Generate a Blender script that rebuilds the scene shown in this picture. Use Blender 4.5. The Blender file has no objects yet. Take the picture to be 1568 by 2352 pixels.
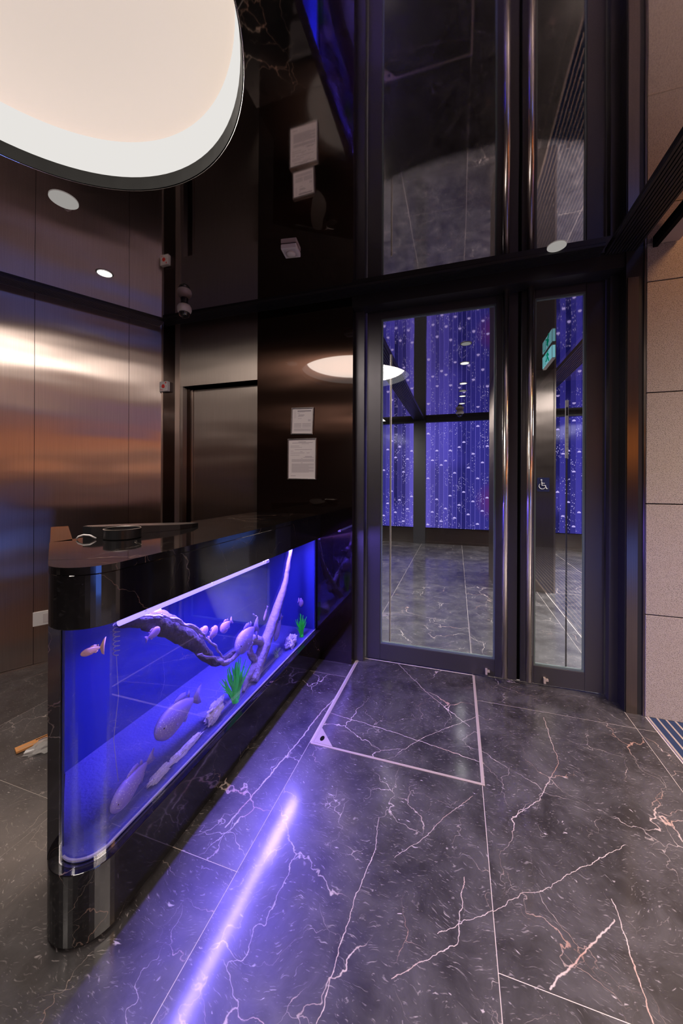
import bpy, bmesh, math, random
from mathutils import Vector, Matrix, noise as mnoise
random.seed(7)
PI = math.pi
SC = bpy.context.scene
COL = SC.collection

# ------------------------------------------------------------------ camera
CAMZ = 1.35
cam = bpy.data.cameras.new('camera')
cam.sensor_width = 36; cam.sensor_fit = 'AUTO'
cam.lens = 826.0 / 2352.0 * 36.0
cam.shift_y = -0.0300
cam.clip_start = 0.02
co = bpy.data.objects.new('camera', cam); COL.objects.link(co)
YAW = math.atan(264 / 826)
co.matrix_world = Matrix.Translation((0, 0, CAMZ)) @ Matrix.Rotation(YAW, 4, 'Z') @ Matrix.Rotation(PI / 2, 4, 'X') @ Matrix.Rotation(math.radians(0.25), 4, 'Z')
SC.camera = co

# ------------------------------------------------------------------ world, exposure
w = bpy.data.worlds.new('world'); SC.world = w; w.use_nodes = True
w.node_tree.nodes['Background'].inputs[0].default_value = (0.5, 0.42, 0.4, 1)
w.node_tree.nodes['Background'].inputs[1].default_value = 0.15
SC.view_settings.view_transform = 'Standard'
SC.view_settings.look = 'None'
SC.view_settings.exposure = 0.0
SC.view_settings.gamma = 1.0
SC.view_settings.use_curve_mapping = False

# ------------------------------------------------------------------ area lights (fixtures for round lamp and aquarium; rear, lobby ones are added fill)
def area(name, loc, size, power, color, direction=(0, 0, -1), size_y=None, shape=None, spread=None):
    l = bpy.data.lights.new(name, 'AREA'); l.energy = power; l.color = color
    l.size = size
    if size_y: l.shape = 'RECTANGLE'; l.size_y = size_y
    if shape: l.shape = shape
    if spread: l.spread = math.radians(spread)
    o = bpy.data.objects.new(name, l); COL.objects.link(o); o.location = loc
    z = -Vector(direction).normalized(); x = Vector((0, 1, 0)).cross(z).normalized(); y = z.cross(x)
    o.rotation_euler = Matrix((x, y, z)).transposed().to_euler()
    return o
H = 2.725
L_ROUND = area('round_ceiling_lamp_light', (-1.25, 0.685, H + 0.12), 1.2, 42, (1.0, 0.90, 0.80), shape='DISK')
L_OUT = area('corridor_light', (2.4, 0.2, 3.36), 1.6, 260, (1.0, 0.83, 0.72), size_y=2.8, spread=112)
L_OUT2 = area('corridor_light', (1.75, 1.95, 3.36), 0.4, 14, (1.0, 0.50, 0.20), size_y=0.4)
L_BACK = area('rear_fill_light', (-1.75, -2.2, H - 0.02), 0.45, 45, (1.0, 0.88, 0.80), size_y=0.8)  # unseen fill added behind the camera, no fixture
L_LOB = area('lobby_fill_light', (2.75, 5.0, H - 0.03), 0.7, 800, (1.0, 0.93, 0.86), size_y=3.0)  # added fill, set out of sight to brighten the lobby floor
L_LOB2 = area('lobby_fill_light', (-1.80, 4.6, H - 0.03), 0.5, 300, (1.0, 0.93, 0.86), size_y=2.4)  # second added lobby fill, also kept out of sight
L_TANK2 = area('aquarium_spill_light', (-1.078, 1.66, 0.905), 0.050, 62, (0.22, 0.15, 1.0), direction=(0.62, 0, -1), size_y=1.36)
L_TANK = area('aquarium_light', (-1.20, 1.90, 0.905), 0.20, 2.4, (0.24, 0.15, 1.0), size_y=1.00)

# ------------------------------------------------------------------ materials
def newmat(name):
    m = bpy.data.materials.new(name); m.use_nodes = True
    nt = m.node_tree
    return m, nt, nt.nodes['Principled BSDF']
def N(nt, typ, **kw):
    n = nt.nodes.new(typ)
    for k, v in kw.items():
        if k.startswith('i_'):
            n.inputs[k[2:].replace('_', ' ')].default_value = v
        else: setattr(n, k, v)
    return n
def L(nt, a, b): nt.links.new(a, b)
def simple(name, color, rough=0.5, metal=0.0, coat=0.0, emit=None, estr=0, ior=None, bump=None):
    m, nt, p = newmat(name)
    p.inputs['Base Color'].default_value = (*color, 1); p.inputs['Roughness'].default_value = rough
    p.inputs['Metallic'].default_value = metal; p.inputs['Coat Weight'].default_value = coat
    if emit:
        p.inputs['Emission Color'].default_value = (*emit, 1); p.inputs['Emission Strength'].default_value = estr
    # slight procedural variation of tone
    nz = N(nt, 'ShaderNodeTexNoise'); nz.inputs['Scale'].default_value = 18; nz.inputs['Detail'].default_value = 4
    tc = N(nt, 'ShaderNodeTexCoord'); L(nt, tc.outputs['Object'], nz.inputs['Vector'])
    mr = N(nt, 'ShaderNodeMapRange'); L(nt, nz.outputs['Fac'], mr.inputs['Value'])
    mr.inputs['To Min'].default_value = rough * 0.88; mr.inputs['To Max'].default_value = min(1, rough * 1.12 + 0.005)
    L(nt, mr.outputs['Result'], p.inputs['Roughness'])
    if bump:
        b = N(nt, 'ShaderNodeBump'); nz2 = N(nt, 'ShaderNodeTexNoise'); nz2.inputs['Scale'].default_value = bump[0]; nz2.inputs['Detail'].default_value = 5
        L(nt, tc.outputs['Object'], nz2.inputs['Vector']); L(nt, nz2.outputs['Fac'], b.inputs['Height'])
        b.inputs['Distance'].default_value = bump[1]; L(nt, b.outputs['Normal'], p.inputs['Normal'])
    return m
def emitter(name, color, strength):
    m, nt, p = newmat(name)
    e = N(nt, 'ShaderNodeEmission'); e.inputs[0].default_value = (*color, 1); e.inputs[1].default_value = strength
    L(nt, e.outputs[0], nt.nodes['Material Output'].inputs[0]); return m
def math_(nt, op, a, b=None, clamp=False):
    n = N(nt, 'ShaderNodeMath'); n.operation = op; n.use_clamp = clamp
    for i, x in enumerate((a, b)):
        if x is None: continue
        if isinstance(x, (int, float)): n.inputs[i].default_value = x
        else: L(nt, x, n.inputs[i])
    return n.outputs[0]
def vmath(nt, op, a, b=None, s=None):
    n = N(nt, 'ShaderNodeVectorMath'); n.operation = op
    for i, x in enumerate((a, b)):
        if x is None: continue
        if isinstance(x, (tuple, list)): n.inputs[i].default_value = x
        else: L(nt, x, n.inputs[i])
    if s is not None: L(nt, s, n.inputs['Scale'])
    return n
def mixc(nt, fac, a, b):
    n = N(nt, 'ShaderNodeMix'); n.data_type = 'RGBA'
    if isinstance(fac, (int, float)): n.inputs[0].default_value = fac
    else: L(nt, fac, n.inputs[0])
    for i, x in ((6, a), (7, b)):
        if isinstance(x, (tuple, list)): n.inputs[i].default_value = (*x, 1)
        else: L(nt, x, n.inputs[i])
    return n.outputs[2]
def ramp(nt, val, lo, hi, a=0.0, b=1.0):
    m = N(nt, 'ShaderNodeMapRange'); L(nt, val, m.inputs['Value'])
    m.inputs['From Min'].default_value = lo; m.inputs['From Max'].default_value = hi
    m.inputs['To Min'].default_value = a; m.inputs['To Max'].default_value = b
    return m.outputs['Result']

# veins that cross the paving, world metres on the floor (half width, a, b)
VEINS = [(.0042, [(0.47, 1.316), (0.36, 1.199), (0.301, 1.142), (0.241, 1.086)]),
         (.0032, [(0.485, 1.382), (0.485, 1.282), (0.475, 1.189), (0.475, 1.097)]),
         (.0020, [(0.605, 1.598), (0.374, 1.421), (0.291, 1.345), (0.207, 1.304), (0.127, 1.234), (-0.047, 1.113)]),
         (.0018, [(0.075, 1.646), (-0.047, 1.501), (-0.107, 1.397), (-0.206, 1.29)]),
         (.0022, [(0.031, 1.301), (0.008, 1.105), (-0.102, 1.024), (-0.161, 0.972)]),
         (.0026, [(-0.288, 1.421), (-0.279, 1.298), (-0.307, 1.129), (-0.323, 0.837)]),
         (.0034, [(-0.695, 1.975), (-0.332, 1.935), (-0.146, 1.902), (0.114, 1.855)]),
         (.0030, [(-0.409, 2.668), (-0.181, 2.367), (0.073, 2.107)]),
         (.0024, [(-0.274, 1.79), (-0.16, 1.941), (0.112, 2.205)]),
         (.0060, [(-0.716, 2.114), (-0.752, 1.948), (-0.773, 1.719), (-0.852, 1.197)]),
         (.0024, [(0.481, 2.32), (0.474, 1.967), (0.338, 1.711), (0.22, 1.589)])]

def marble(name, base=(0.011, 0.0095, 0.010), base2=(0.05, 0.047, 0.05), vein=(0.50, 0.43, 0.40), rough=(0.07, 0.2), scale=1.0, segs=False, flecks=1.0, veinamt=1.0, coat=None):
    m, nt, p = newmat(name)
    if coat: p.inputs['Coat Weight'].default_value = coat[0]; p.inputs['Coat Roughness'].default_value = coat[1]
    geo = N(nt, 'ShaderNodeNewGeometry'); pos = geo.outputs['Position']
    oi = N(nt, 'ShaderNodeObjectInfo')
    off = vmath(nt, 'SCALE', (7.3, 3.1, 5.7)); L(nt, oi.outputs['Random'], off.inputs['Scale'])
    pr = vmath(nt, 'ADD', pos, off.outputs[0]).outputs[0]
    wn = N(nt, 'ShaderNodeTexNoise'); wn.inputs['Scale'].default_value = 3.2 * scale; wn.inputs['Detail'].default_value = 4; L(nt, pr, wn.inputs['Vector'])
    wc = vmath(nt, 'SUBTRACT', wn.outputs['Color'], (0.5, 0.5, 0.5)).outputs[0]
    wsc = vmath(nt, 'SCALE', wc); wsc.inputs['Scale'].default_value = 0.30 / scale
    warp = vmath(nt, 'ADD', pr, wsc.outputs[0]).outputs[0]
    wn2 = N(nt, 'ShaderNodeTexNoise'); wn2.inputs['Scale'].default_value = 28; wn2.inputs['Detail'].default_value = 3; L(nt, pr, wn2.inputs['Vector'])
    w2 = vmath(nt, 'SCALE', vmath(nt, 'SUBTRACT', wn2.outputs['Color'], (0.5, 0.5, 0.5)).outputs[0]); w2.inputs['Scale'].default_value = 0.035
    warp2 = vmath(nt, 'ADD', warp, w2.outputs[0]).outputs[0]
    # large veins : voronoi cell edges, broken up by noise
    def veinlayer(sc, width, lo, hi, nsc):
        v = N(nt, 'ShaderNodeTexVoronoi'); v.feature = 'DISTANCE_TO_EDGE'; v.inputs['Scale'].default_value = sc * scale; L(nt, warp2, v.inputs['Vector'])
        mk = N(nt, 'ShaderNodeTexNoise'); mk.inputs['Scale'].default_value = nsc * scale; mk.inputs['Detail'].default_value = 3; L(nt, pr, mk.inputs['Vector'])
        mask = ramp(nt, mk.outputs['Fac'], lo, hi)
        wd = math_(nt, 'MULTIPLY', mask, width * sc * scale)
        wd = math_(nt, 'ADD', wd, 0.00002)
        q = math_(nt, 'DIVIDE', v.outputs['Distance'], wd)
        line = math_(nt, 'SUBTRACT', 1.25, q, True)
        return math_(nt, 'MULTIPLY', line, mask, True)
    v1 = veinlayer(1.9, 0.0024, 0.46, 0.64, 2.2)
    v2 = veinlayer(4.6, 0.0014, 0.44, 0.66, 5.0)
    # flecks : stretched noise peaks
    mp = N(nt, 'ShaderNodeMapping'); mp.inputs['Rotation'].default_value = (0, 0, 0.6); mp.inputs['Scale'].default_value = (26, 85, 60); L(nt, warp, mp.inputs['Vector'])
    fn = N(nt, 'ShaderNodeTexNoise'); fn.inputs['Scale'].default_value = 1.0; fn.inputs['Detail'].default_value = 2; L(nt, mp.outputs[0], fn.inputs['Vector'])
    fl = ramp(nt, fn.outputs['Fac'], 0.70, 0.78, 0, 0.7 * flecks)
    mp2 = N(nt, 'ShaderNodeMapping'); mp2.inputs['Rotation'].default_value = (0, 0, -0.9); mp2.inputs['Scale'].default_value = (30, 200, 120); L(nt, warp, mp2.inputs['Vector'])
    fn2 = N(nt, 'ShaderNodeTexNoise'); fn2.inputs['Scale'].default_value = 1.0; fn2.inputs['Detail'].default_value = 3; L(nt, mp2.outputs[0], fn2.inputs['Vector'])
    fl2 = ramp(nt, fn2.outputs['Fac'], 0.61, 0.75, 0, 0.34 * flecks)
    # cloudy ground
    cl = N(nt, 'ShaderNodeTexNoise'); cl.inputs['Scale'].default_value = 5 * scale; cl.inputs['Detail'].default_value = 9; cl.inputs['Roughness'].default_value = 0.68; L(nt, warp, cl.inputs['Vector'])
    ground = mixc(nt, ramp(nt, cl.outputs['Fac'], 0.38, 0.68), base, base2)
    tint = N(nt, 'ShaderNodeTexNoise'); tint.inputs['Scale'].default_value = 4; L(nt, pr, tint.inputs['Vector'])
    vc = mixc(nt, ramp(nt, tint.outputs['Fac'], 0.50, 0.66), vein, (0.40, 0.24, 0.18))
    vv = math_(nt, 'MAXIMUM', math_(nt, 'MULTIPLY', v1, veinamt), math_(nt, 'MULTIPLY', v2, 0.75 * veinamt))
    if segs:
        wsm = vmath(nt, 'SCALE', vmath(nt, 'SUBTRACT', wn2.outputs['Color'], (0.5, 0.5, 0.5)).outputs[0]); wsm.inputs['Scale'].default_value = 0.022
        pp = vmath(nt, 'MULTIPLY', vmath(nt, 'ADD', pos, wsm.outputs[0]).outputs[0], (1, 1, 0)).outputs[0]
        acc = None
        for wd, pts in VEINS:
            for (a, b) in zip(pts[:-1], pts[1:]):
                ba = (b[0] - a[0], b[1] - a[1], 0); l2 = ba[0] ** 2 + ba[1] ** 2
                pa = vmath(nt, 'SUBTRACT', pp, (a[0], a[1], 0)).outputs[0]
                d = vmath(nt, 'DOT_PRODUCT', pa, (ba[0] / l2, ba[1] / l2, 0))
                h = math_(nt, 'MULTIPLY', d.outputs['Value'], 1.0, True)
                pb = vmath(nt, 'SCALE', ba, None, h).outputs[0]
                ln = vmath(nt, 'DISTANCE', pa, pb).outputs['Value']
                q = math_(nt, 'MULTIPLY', ln, 1.0 / (wd * 0.42))
                acc = q if acc is None else math_(nt, 'MINIMUM', acc, q)
        sv = math_(nt, 'SUBTRACT', 1.5, acc, True)
        sv = math_(nt, 'MULTIPLY', sv, ramp(nt, wn.outputs['Fac'], 0.25, 0.5, 0.55, 1.0))
        vv = math_(nt, 'MAXIMUM', vv, sv)
    c = mixc(nt, vv, ground, vc)
    c = mixc(nt, math_(nt, 'MAXIMUM', fl, fl2), c, (0.42, 0.38, 0.38))
    L(nt, c, p.inputs['Base Color'])
    rn = N(nt, 'ShaderNodeTexNoise'); rn.inputs['Scale'].default_value = 9; rn.inputs['Detail'].default_value = 6; L(nt, pr, rn.inputs['Vector'])
    L(nt, ramp(nt, rn.outputs['Fac'], 0.3, 0.7, rough[0], rough[1]), p.inputs['Roughness'])
    p.inputs['IOR'].default_value = 1.6
    p.inputs['Specular IOR Level'].default_value = 0.6
    return m

M = {}
M['floor'] = marble('floor_marble', base=(0.014, 0.012, 0.013), base2=(0.064, 0.060, 0.063), rough=(0.34, 0.50), coat=(0.6, 0.12), segs=True, flecks=1.3)
M['counter'] = marble('counter_marble', base=(0.004, 0.0036, 0.004), base2=(0.009, 0.008, 0.0085), vein=(0.40, 0.33, 0.27), rough=(0.05, 0.09), scale=0.8, flecks=0.12, veinamt=0.55)
M['grout'] = simple('pale_grout', (0.50, 0.44, 0.41), 0.6)

def brushed(name, color, rough, aniso, rot=0.0, tang=(0, 0, 1), wave=0.0006, wscale=(1.2, 1.2, 5)):
    m, nt, p = newmat(name)
    p.inputs['Metallic'].default_value = 1.0; p.inputs['Base Color'].default_value = (*color, 1)
    p.inputs['Roughness'].default_value = rough; p.inputs['Anisotropic'].default_value = aniso
    p.inputs['Anisotropic Rotation'].default_value = rot
    geo = N(nt, 'ShaderNodeNewGeometry')
    if aniso:
        t = vmath(nt, 'CROSS_PRODUCT', geo.outputs['True Normal'], (0, 0, 1)); L(nt, t.outputs[0], p.inputs['Tangent'])
    mp = N(nt, 'ShaderNodeMapping'); mp.inputs['Scale'].default_value = wscale; L(nt, geo.outputs['Position'], mp.inputs['Vector'])
    nz = N(nt, 'ShaderNodeTexNoise'); nz.inputs['Scale'].default_value = 1.0; nz.inputs['Detail'].default_value = 1; L(nt, mp.outputs[0], nz.inputs['Vector'])
    mp2 = N(nt, 'ShaderNodeMapping'); mp2.inputs['Scale'].default_value = (260, 260, 3); L(nt, geo.outputs['Position'], mp2.inputs['Vector'])
    nz2 = N(nt, 'ShaderNodeTexNoise'); nz2.inputs['Scale'].default_value = 1.0; nz2.inputs['Detail'].default_value = 2; L(nt, mp2.outputs[0], nz2.inputs['Vector'])
    L(nt, mixc(nt, ramp(nt, nz2.outputs['Fac'], 0.3, 0.7), tuple(c * 0.93 for c in color), tuple(min(1, c * 1.05) for c in color)), p.inputs['Base Color'])
    if name.startswith('black_mirror'):
        p.inputs['Coat Weight'].default_value = 0.6; p.inputs['Coat IOR'].default_value = 1.8; p.inputs['Coat Roughness'].default_value = 0.03
    b = N(nt, 'ShaderNodeBump'); b.inputs['Strength'].default_value = 1.0; b.inputs['Distance'].default_value = wave
    hgt = nz.outputs['Fac']
    L(nt, hgt, b.inputs['Height']); L(nt, b.outputs['Normal'], p.inputs['Normal'])
    return m
M['steel'] = brushed('brushed_steel', (0.56, 0.46, 0.42), 0.32, 0.97, rot=0.0, wave=0.010, wscale=(1.1, 1.1, 3.6))
M['steel_back'] = brushed('brushed_steel_back', (0.29, 0.24, 0.215), 0.42, 0.97, wave=0.006)
M['steel_bright'] = brushed('bright_steel_trim', (0.62, 0.52, 0.47), 0.3, 0.8)
M['black_steel'] = brushed('black_mirror_steel', (0.050, 0.026, 0.019), 0.24, 0.97, wave=0.003)
M['pier'] = brushed('dark_pier_steel', (0.20, 0.165, 0.15), 0.3, 0.8)
M['ceil'] = brushed('black_polished_ceiling', (0.56, 0.50, 0.50), 0.03, 0.0, wave=0.0016, wscale=(1.5, 1.5, 1.5))
M['rib'] = simple('black_satin_ribs', (0.016, 0.015, 0.018), 0.38, 0.2)
M['blackgap'] = simple('black_recess', (0.004, 0.004, 0.004), 0.7)
M['blackgap'].node_tree.nodes['Principled BSDF'].inputs['Specular IOR Level'].default_value = 0.05
M['doorframe'] = simple('graphite_door_metal', (0.070, 0.064, 0.073), 0.34, 0.6)
M['chrome'] = simple('polished_chrome', (0.86, 0.80, 0.76), 0.22, 1.0)
M['gasket'] = simple('grey_glazing_bead', (0.10, 0.13, 0.13), 0.35)
M['white'] = simple('white_plastic', (0.62, 0.58, 0.57), 0.42)
M['red'] = simple('red_plastic', (0.62, 0.02, 0.01), 0.35)
M['paper'] = simple('certificate_paper', (0.50, 0.44, 0.44), 0.6)
M['ink'] = simple('grey_ink', (0.20, 0.17, 0.19), 0.7)
M['frame'] = simple('silver_frame', (0.55, 0.50, 0.50), 0.22, 1.0)
M['blackplastic'] = simple('black_plastic', (0.014, 0.014, 0.016), 0.30)
M['smoke'] = simple('smoked_dome', (0.010, 0.009, 0.012), 0.05, 0.0, 1.0)
M['orange'] = simple('orange_card', (0.80, 0.36, 0.12), 0.6)
M['brownsoffit'] = simple('bronze_soffit', (0.34, 0.26, 0.22), 0.5)
M['navy'] = simple('navy_carpet', (0.012, 0.030, 0.085), 0.95, bump=(600, 0.004))
M['rail'] = simple('beige_metal_rail', (0.46, 0.38, 0.33), 0.4, 0.4)
M['dark'] = simple('dark_far_wall', (0.05, 0.042, 0.040), 0.5)
M['midwall'] = simple('corridor_plaster', (0.42, 0.32, 0.27), 0.8)

# stone
m, nt, p = newmat('flamed_granite')
geo = N(nt, 'ShaderNodeNewGeometry')
n1 = N(nt, 'ShaderNodeTexNoise'); n1.inputs['Scale'].default_value = 230; n1.inputs['Detail'].default_value = 3; L(nt, geo.outputs['Position'], n1.inputs['Vector'])
n2 = N(nt, 'ShaderNodeTexNoise'); n2.inputs['Scale'].default_value = 6; n2.inputs['Detail'].default_value = 4; L(nt, geo.outputs['Position'], n2.inputs['Vector'])
c1 = mixc(nt, ramp(nt, n1.outputs['Fac'], 0.36, 0.52), (0.15, 0.125, 0.115), (0.34, 0.29, 0.265))
c2 = mixc(nt, ramp(nt, n2.outputs['Fac'], 0.3, 0.7, 0, 0.35), c1, (0.27, 0.21, 0.18))
L(nt, c2, p.inputs['Base Color']); p.inputs['Roughness'].default_value = 0.75
b = N(nt, 'ShaderNodeBump'); b.inputs['Distance'].default_value = 0.002; L(nt, n1.outputs['Fac'], b.inputs['Height']); L(nt, b.outputs['Normal'], p.inputs['Normal'])
M['stone'] = m

# thin glass : fresnel mix of clear and mirror (a flat pane does not bend the view)
def thinglass(name, tint, ior=1.5, boost=1.0):
    m, nt, p = newmat(name)
    fr = N(nt, 'ShaderNodeFresnel'); fr.inputs['IOR'].default_value = ior
    f2 = math_(nt, 'MULTIPLY', fr.outputs[0], boost, True)
    t = N(nt, 'ShaderNodeBsdfTransparent'); t.inputs[0].default_value = (*tint, 1)
    g = N(nt, 'ShaderNodeBsdfGlossy'); g.inputs['Roughness'].default_value = 0.0
    mx = N(nt, 'ShaderNodeMixShader'); L(nt, f2, mx.inputs[0]); L(nt, t.outputs[0], mx.inputs[1]); L(nt, g.outputs[0], mx.inputs[2])
    L(nt, mx.outputs[0], nt.nodes['Material Output'].inputs[0]); return m
M['glass'] = thinglass('door_glass', (0.86, 0.88, 0.90), 1.5, 2.4)
M['tankglass'] = thinglass('aquarium_glass', (0.97, 0.98, 1.0), 1.5, 0.3)

# emitters
M['cove'] = emitter('cove_led_band', (1.0, 0.97, 0.93), 0.80)
M['dome'] = simple('lamp_dome_membrane', (0.86, 0.74, 0.66), 0.9, emit=(1.0, 0.86, 0.74), estr=0.50)
M['down'] = emitter('downlight_lens', (1.0, 0.96, 0.92), 1.6)
M['dimglow'] = emitter('dim_lens_and_disc_glow', (0.95, 0.9, 0.85), 0.34)  # dim lobby lenses, and an added glow on two discs that are no lamps
M['tube'] = emitter('blue_led_tube', (0.30, 0.22, 1.0), 3)
M['strip'] = emitter('blue_led_strip', (0.27, 0.18, 1.0), 30)
M['orangesign'] = emitter('orange_sign_face', (1.0, 0.30, 0.04), 3.0)
M['bluesign'] = emitter('blue_sign_face', (0.12, 0.25, 1.0), 5)
M['whitestrip'] = emitter('white_led_strip', (1.0, 0.9, 0.75), 6.0)
M['exit'] = emitter('exit_sign_face', (0.30, 0.72, 0.80), 0.8)
M['exitgreen'] = emitter('exit_sign_green', (0.0, 0.38, 0.22), 0.7)
M['corrlight'] = emitter('corridor_lamp_face', (1.0, 0.75, 0.55), 3.0)

# backlit ribbed water-panel wall
def ledpanel(name):
    m, nt, p = newmat(name)
    geo = N(nt, 'ShaderNodeNewGeometry'); oi = N(nt, 'ShaderNodeObjectInfo')
    sep = N(nt, 'ShaderNodeSeparateXYZ'); L(nt, geo.outputs['Position'], sep.inputs[0])
    rnd = oi.outputs['Random']
    # tone per strip
    base = mixc(nt, math_(nt, 'POWER', rnd, 1.7), (0.006, 0.007, 0.10), (0.075, 0.062, 0.50))
    # brighter towards left of each panel as its lamps stand
    n = N(nt, 'ShaderNodeTexNoise'); n.inputs['Scale'].default_value = 0.9; n.inputs['Detail'].default_value = 1; L(nt, geo.outputs['Position'], n.inputs['Vector'])
    base = mixc(nt, ramp(nt, n.outputs['Fac'], 0.50, 0.70, 0, .3), base, (0.17, 0.13, 0.95))
    xr = ramp(nt, vmath(nt, 'DISTANCE', vmath(nt, 'MULTIPLY', geo.outputs['Position'], (1, 0, 0)).outputs[0], (-0.72, 0, 0)).outputs['Value'], 0.10, 0.75, 0.75, 0.0)
    base = mixc(nt, math_(nt, 'MULTIPLY', xr, ramp(nt, rnd, 0, 1, .2, 1)), base, (0.27, 0.20, 1.0))
    mag = ramp(nt, vmath(nt, 'DISTANCE', geo.outputs['Position'], (0.80, 8.1, 0.95)).outputs['Value'], 0.08, 0.45, 0.75, 0)
    base = mixc(nt, mag, base, (0.22, 0.03, 0.22))
    # rising micro bubbles
    mp = N(nt, 'ShaderNodeMapping'); mp.inputs['Scale'].default_value = (36, 1, 22); L(nt, geo.outputs['Position'], mp.inputs['Vector'])
    vo = N(nt, 'ShaderNodeTexVoronoi'); vo.inputs['Scale'].default_value = 1.0; L(nt, mp.outputs[0], vo.inputs['Vector'])
    sp = ramp(nt, vo.outputs['Distance'], 0.30, 0.12)
    comb = N(nt, 'ShaderNodeCombineXYZ'); L(nt, math_(nt, 'MULTIPLY', rnd, 50), comb.inputs[0]); L(nt, sep.outputs[2], comb.inputs[2])
    cn = N(nt, 'ShaderNodeTexNoise'); cn.inputs['Scale'].default_value = 2.2; cn.inputs['Detail'].default_value = 2; L(nt, comb.outputs[0], cn.inputs['Vector'])
    mk = ramp(nt, cn.outputs['Fac'], 0.46, 0.56)
    c = mixc(nt, math_(nt, 'MULTIPLY', math_(nt, 'MULTIPLY', sp, mk), 1.0), base, (0.85, 0.72, 1.3))
    e = N(nt, 'ShaderNodeEmission'); L(nt, c, e.inputs[0]); e.inputs[1].default_value = 1.0
    g = N(nt, 'ShaderNodeBsdfGlossy'); g.inputs['Roughness'].default_value = 0.1; g.inputs[0].default_value = (0.002, 0.002, 0.003, 1)
    ad = N(nt, 'ShaderNodeAddShader'); L(nt, e.outputs[0], ad.inputs[0]); L(nt, g.outputs[0], ad.inputs[1])
    L(nt, ad.outputs[0], nt.nodes['Material Output'].inputs[0]); return m
M['led'] = ledpanel('backlit_bubble_glass')
M['ledback'] = emitter('panel_backlight', (0.30, 0.24, 1.0), 1.0)
M['bubble'] = emitter('lit_bubble', (0.62, 0.50, 1.0), 1.3)

# tank interior
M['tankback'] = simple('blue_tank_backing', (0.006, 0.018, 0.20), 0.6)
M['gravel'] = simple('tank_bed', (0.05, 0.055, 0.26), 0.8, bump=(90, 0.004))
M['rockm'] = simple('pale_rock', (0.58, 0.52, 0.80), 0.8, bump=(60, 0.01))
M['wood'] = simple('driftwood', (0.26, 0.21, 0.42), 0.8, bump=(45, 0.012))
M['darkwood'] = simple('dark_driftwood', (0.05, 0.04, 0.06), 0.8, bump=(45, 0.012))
def fishmat(name, c, spark):
    m, nt, p = newmat(name)
    tc = N(nt, 'ShaderNodeTexCoord')
    vo = N(nt, 'ShaderNodeTexVoronoi'); vo.inputs['Scale'].default_value = 150; L(nt, tc.outputs['Object'], vo.inputs['Vector'])
    sp = ramp(nt, vo.outputs['Distance'], 0.28, 0.12)
    nz = N(nt, 'ShaderNodeTexNoise'); nz.inputs['Scale'].default_value = 14; L(nt, tc.outputs['Object'], nz.inputs['Vector'])
    mk = ramp(nt, nz.outputs['Fac'], 0.48, 0.58)
    col = mixc(nt, math_(nt, 'MULTIPLY', math_(nt, 'MULTIPLY', sp, mk), spark), c, (1, 1, 1))
    L(nt, col, p.inputs['Base Color']); p.inputs['Roughness'].default_value = 0.38
    return m
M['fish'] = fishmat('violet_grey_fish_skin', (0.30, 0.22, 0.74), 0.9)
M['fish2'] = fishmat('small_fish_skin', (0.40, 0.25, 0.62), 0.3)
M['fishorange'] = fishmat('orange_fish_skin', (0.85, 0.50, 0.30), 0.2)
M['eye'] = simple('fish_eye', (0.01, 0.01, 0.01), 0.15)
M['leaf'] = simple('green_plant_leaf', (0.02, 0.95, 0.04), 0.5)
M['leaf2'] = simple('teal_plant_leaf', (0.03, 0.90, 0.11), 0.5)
m, nt, p = newmat('clear_bag'); p.inputs['Base Color'].default_value = (0.75, 0.72, 0.70, 1); p.inputs['Roughness'].default_value = 0.12; p.inputs['Alpha'].default_value = 0.45
M['bag'] = m
# perforated mesh
m, nt, p = newmat('perforated_mesh_top')
geo = N(nt, 'ShaderNodeNewGeometry'); mp = N(nt, 'ShaderNodeMapping'); mp.inputs['Rotation'].default_value = (0, 0, 0.5); L(nt, geo.outputs['Position'], mp.inputs['Vector'])
wv = N(nt, 'ShaderNodeTexWave'); wv.inputs['Scale'].default_value = 52; wv.bands_direction = 'Y'; L(nt, mp.outputs[0], wv.inputs['Vector'])
L(nt, mixc(nt, wv.outputs['Fac'], (0.05, 0.04, 0.04), (0.50, 0.42, 0.39)), p.inputs['Base Color']); p.inputs['Roughness'].default_value = 0.3; p.inputs['Metallic'].default_value = 0.8
M['mesh'] = m

# ------------------------------------------------------------------ mesh helpers
def bmn(): return bmesh.new()
def obj(name, bm, mat, parent=None, bevel=0, smooth=False):
    me = bpy.data.meshes.new(name)
    bmesh.ops.recalc_face_normals(bm, faces=bm.faces[:])
    bm.to_mesh(me); bm.free()
    if smooth:
        for pl in me.polygons: pl.use_smooth = True
    me.materials.append(mat)
    o = bpy.data.objects.new(name, me); COL.objects.link(o)
    if parent: o.parent = parent
    if bevel:
        md = o.modifiers.new('bevel', 'BEVEL'); md.width = bevel; md.segments = 2; md.limit_method = 'ANGLE'
    return o
def tag(o, label, cat, group=None):
    o['label'] = label; o['category'] = cat
    if group: o['group'] = group
    return o
def st(o): o['kind'] = 'structure'; return o
def empty(name, loc=(0, 0, 0)):
    o = bpy.data.objects.new(name, None); COL.objects.link(o); o.location = loc; o.empty_display_size = 0.05
    return o
def thing(name, label, cat, loc=(0, 0, 0), group=None): return tag(empty(name, loc), label, cat, group)
def off(parent):  # vertices are written in world metres; keep them there under an empty at 'loc'
    return Matrix.Translation(-parent.location)
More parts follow.
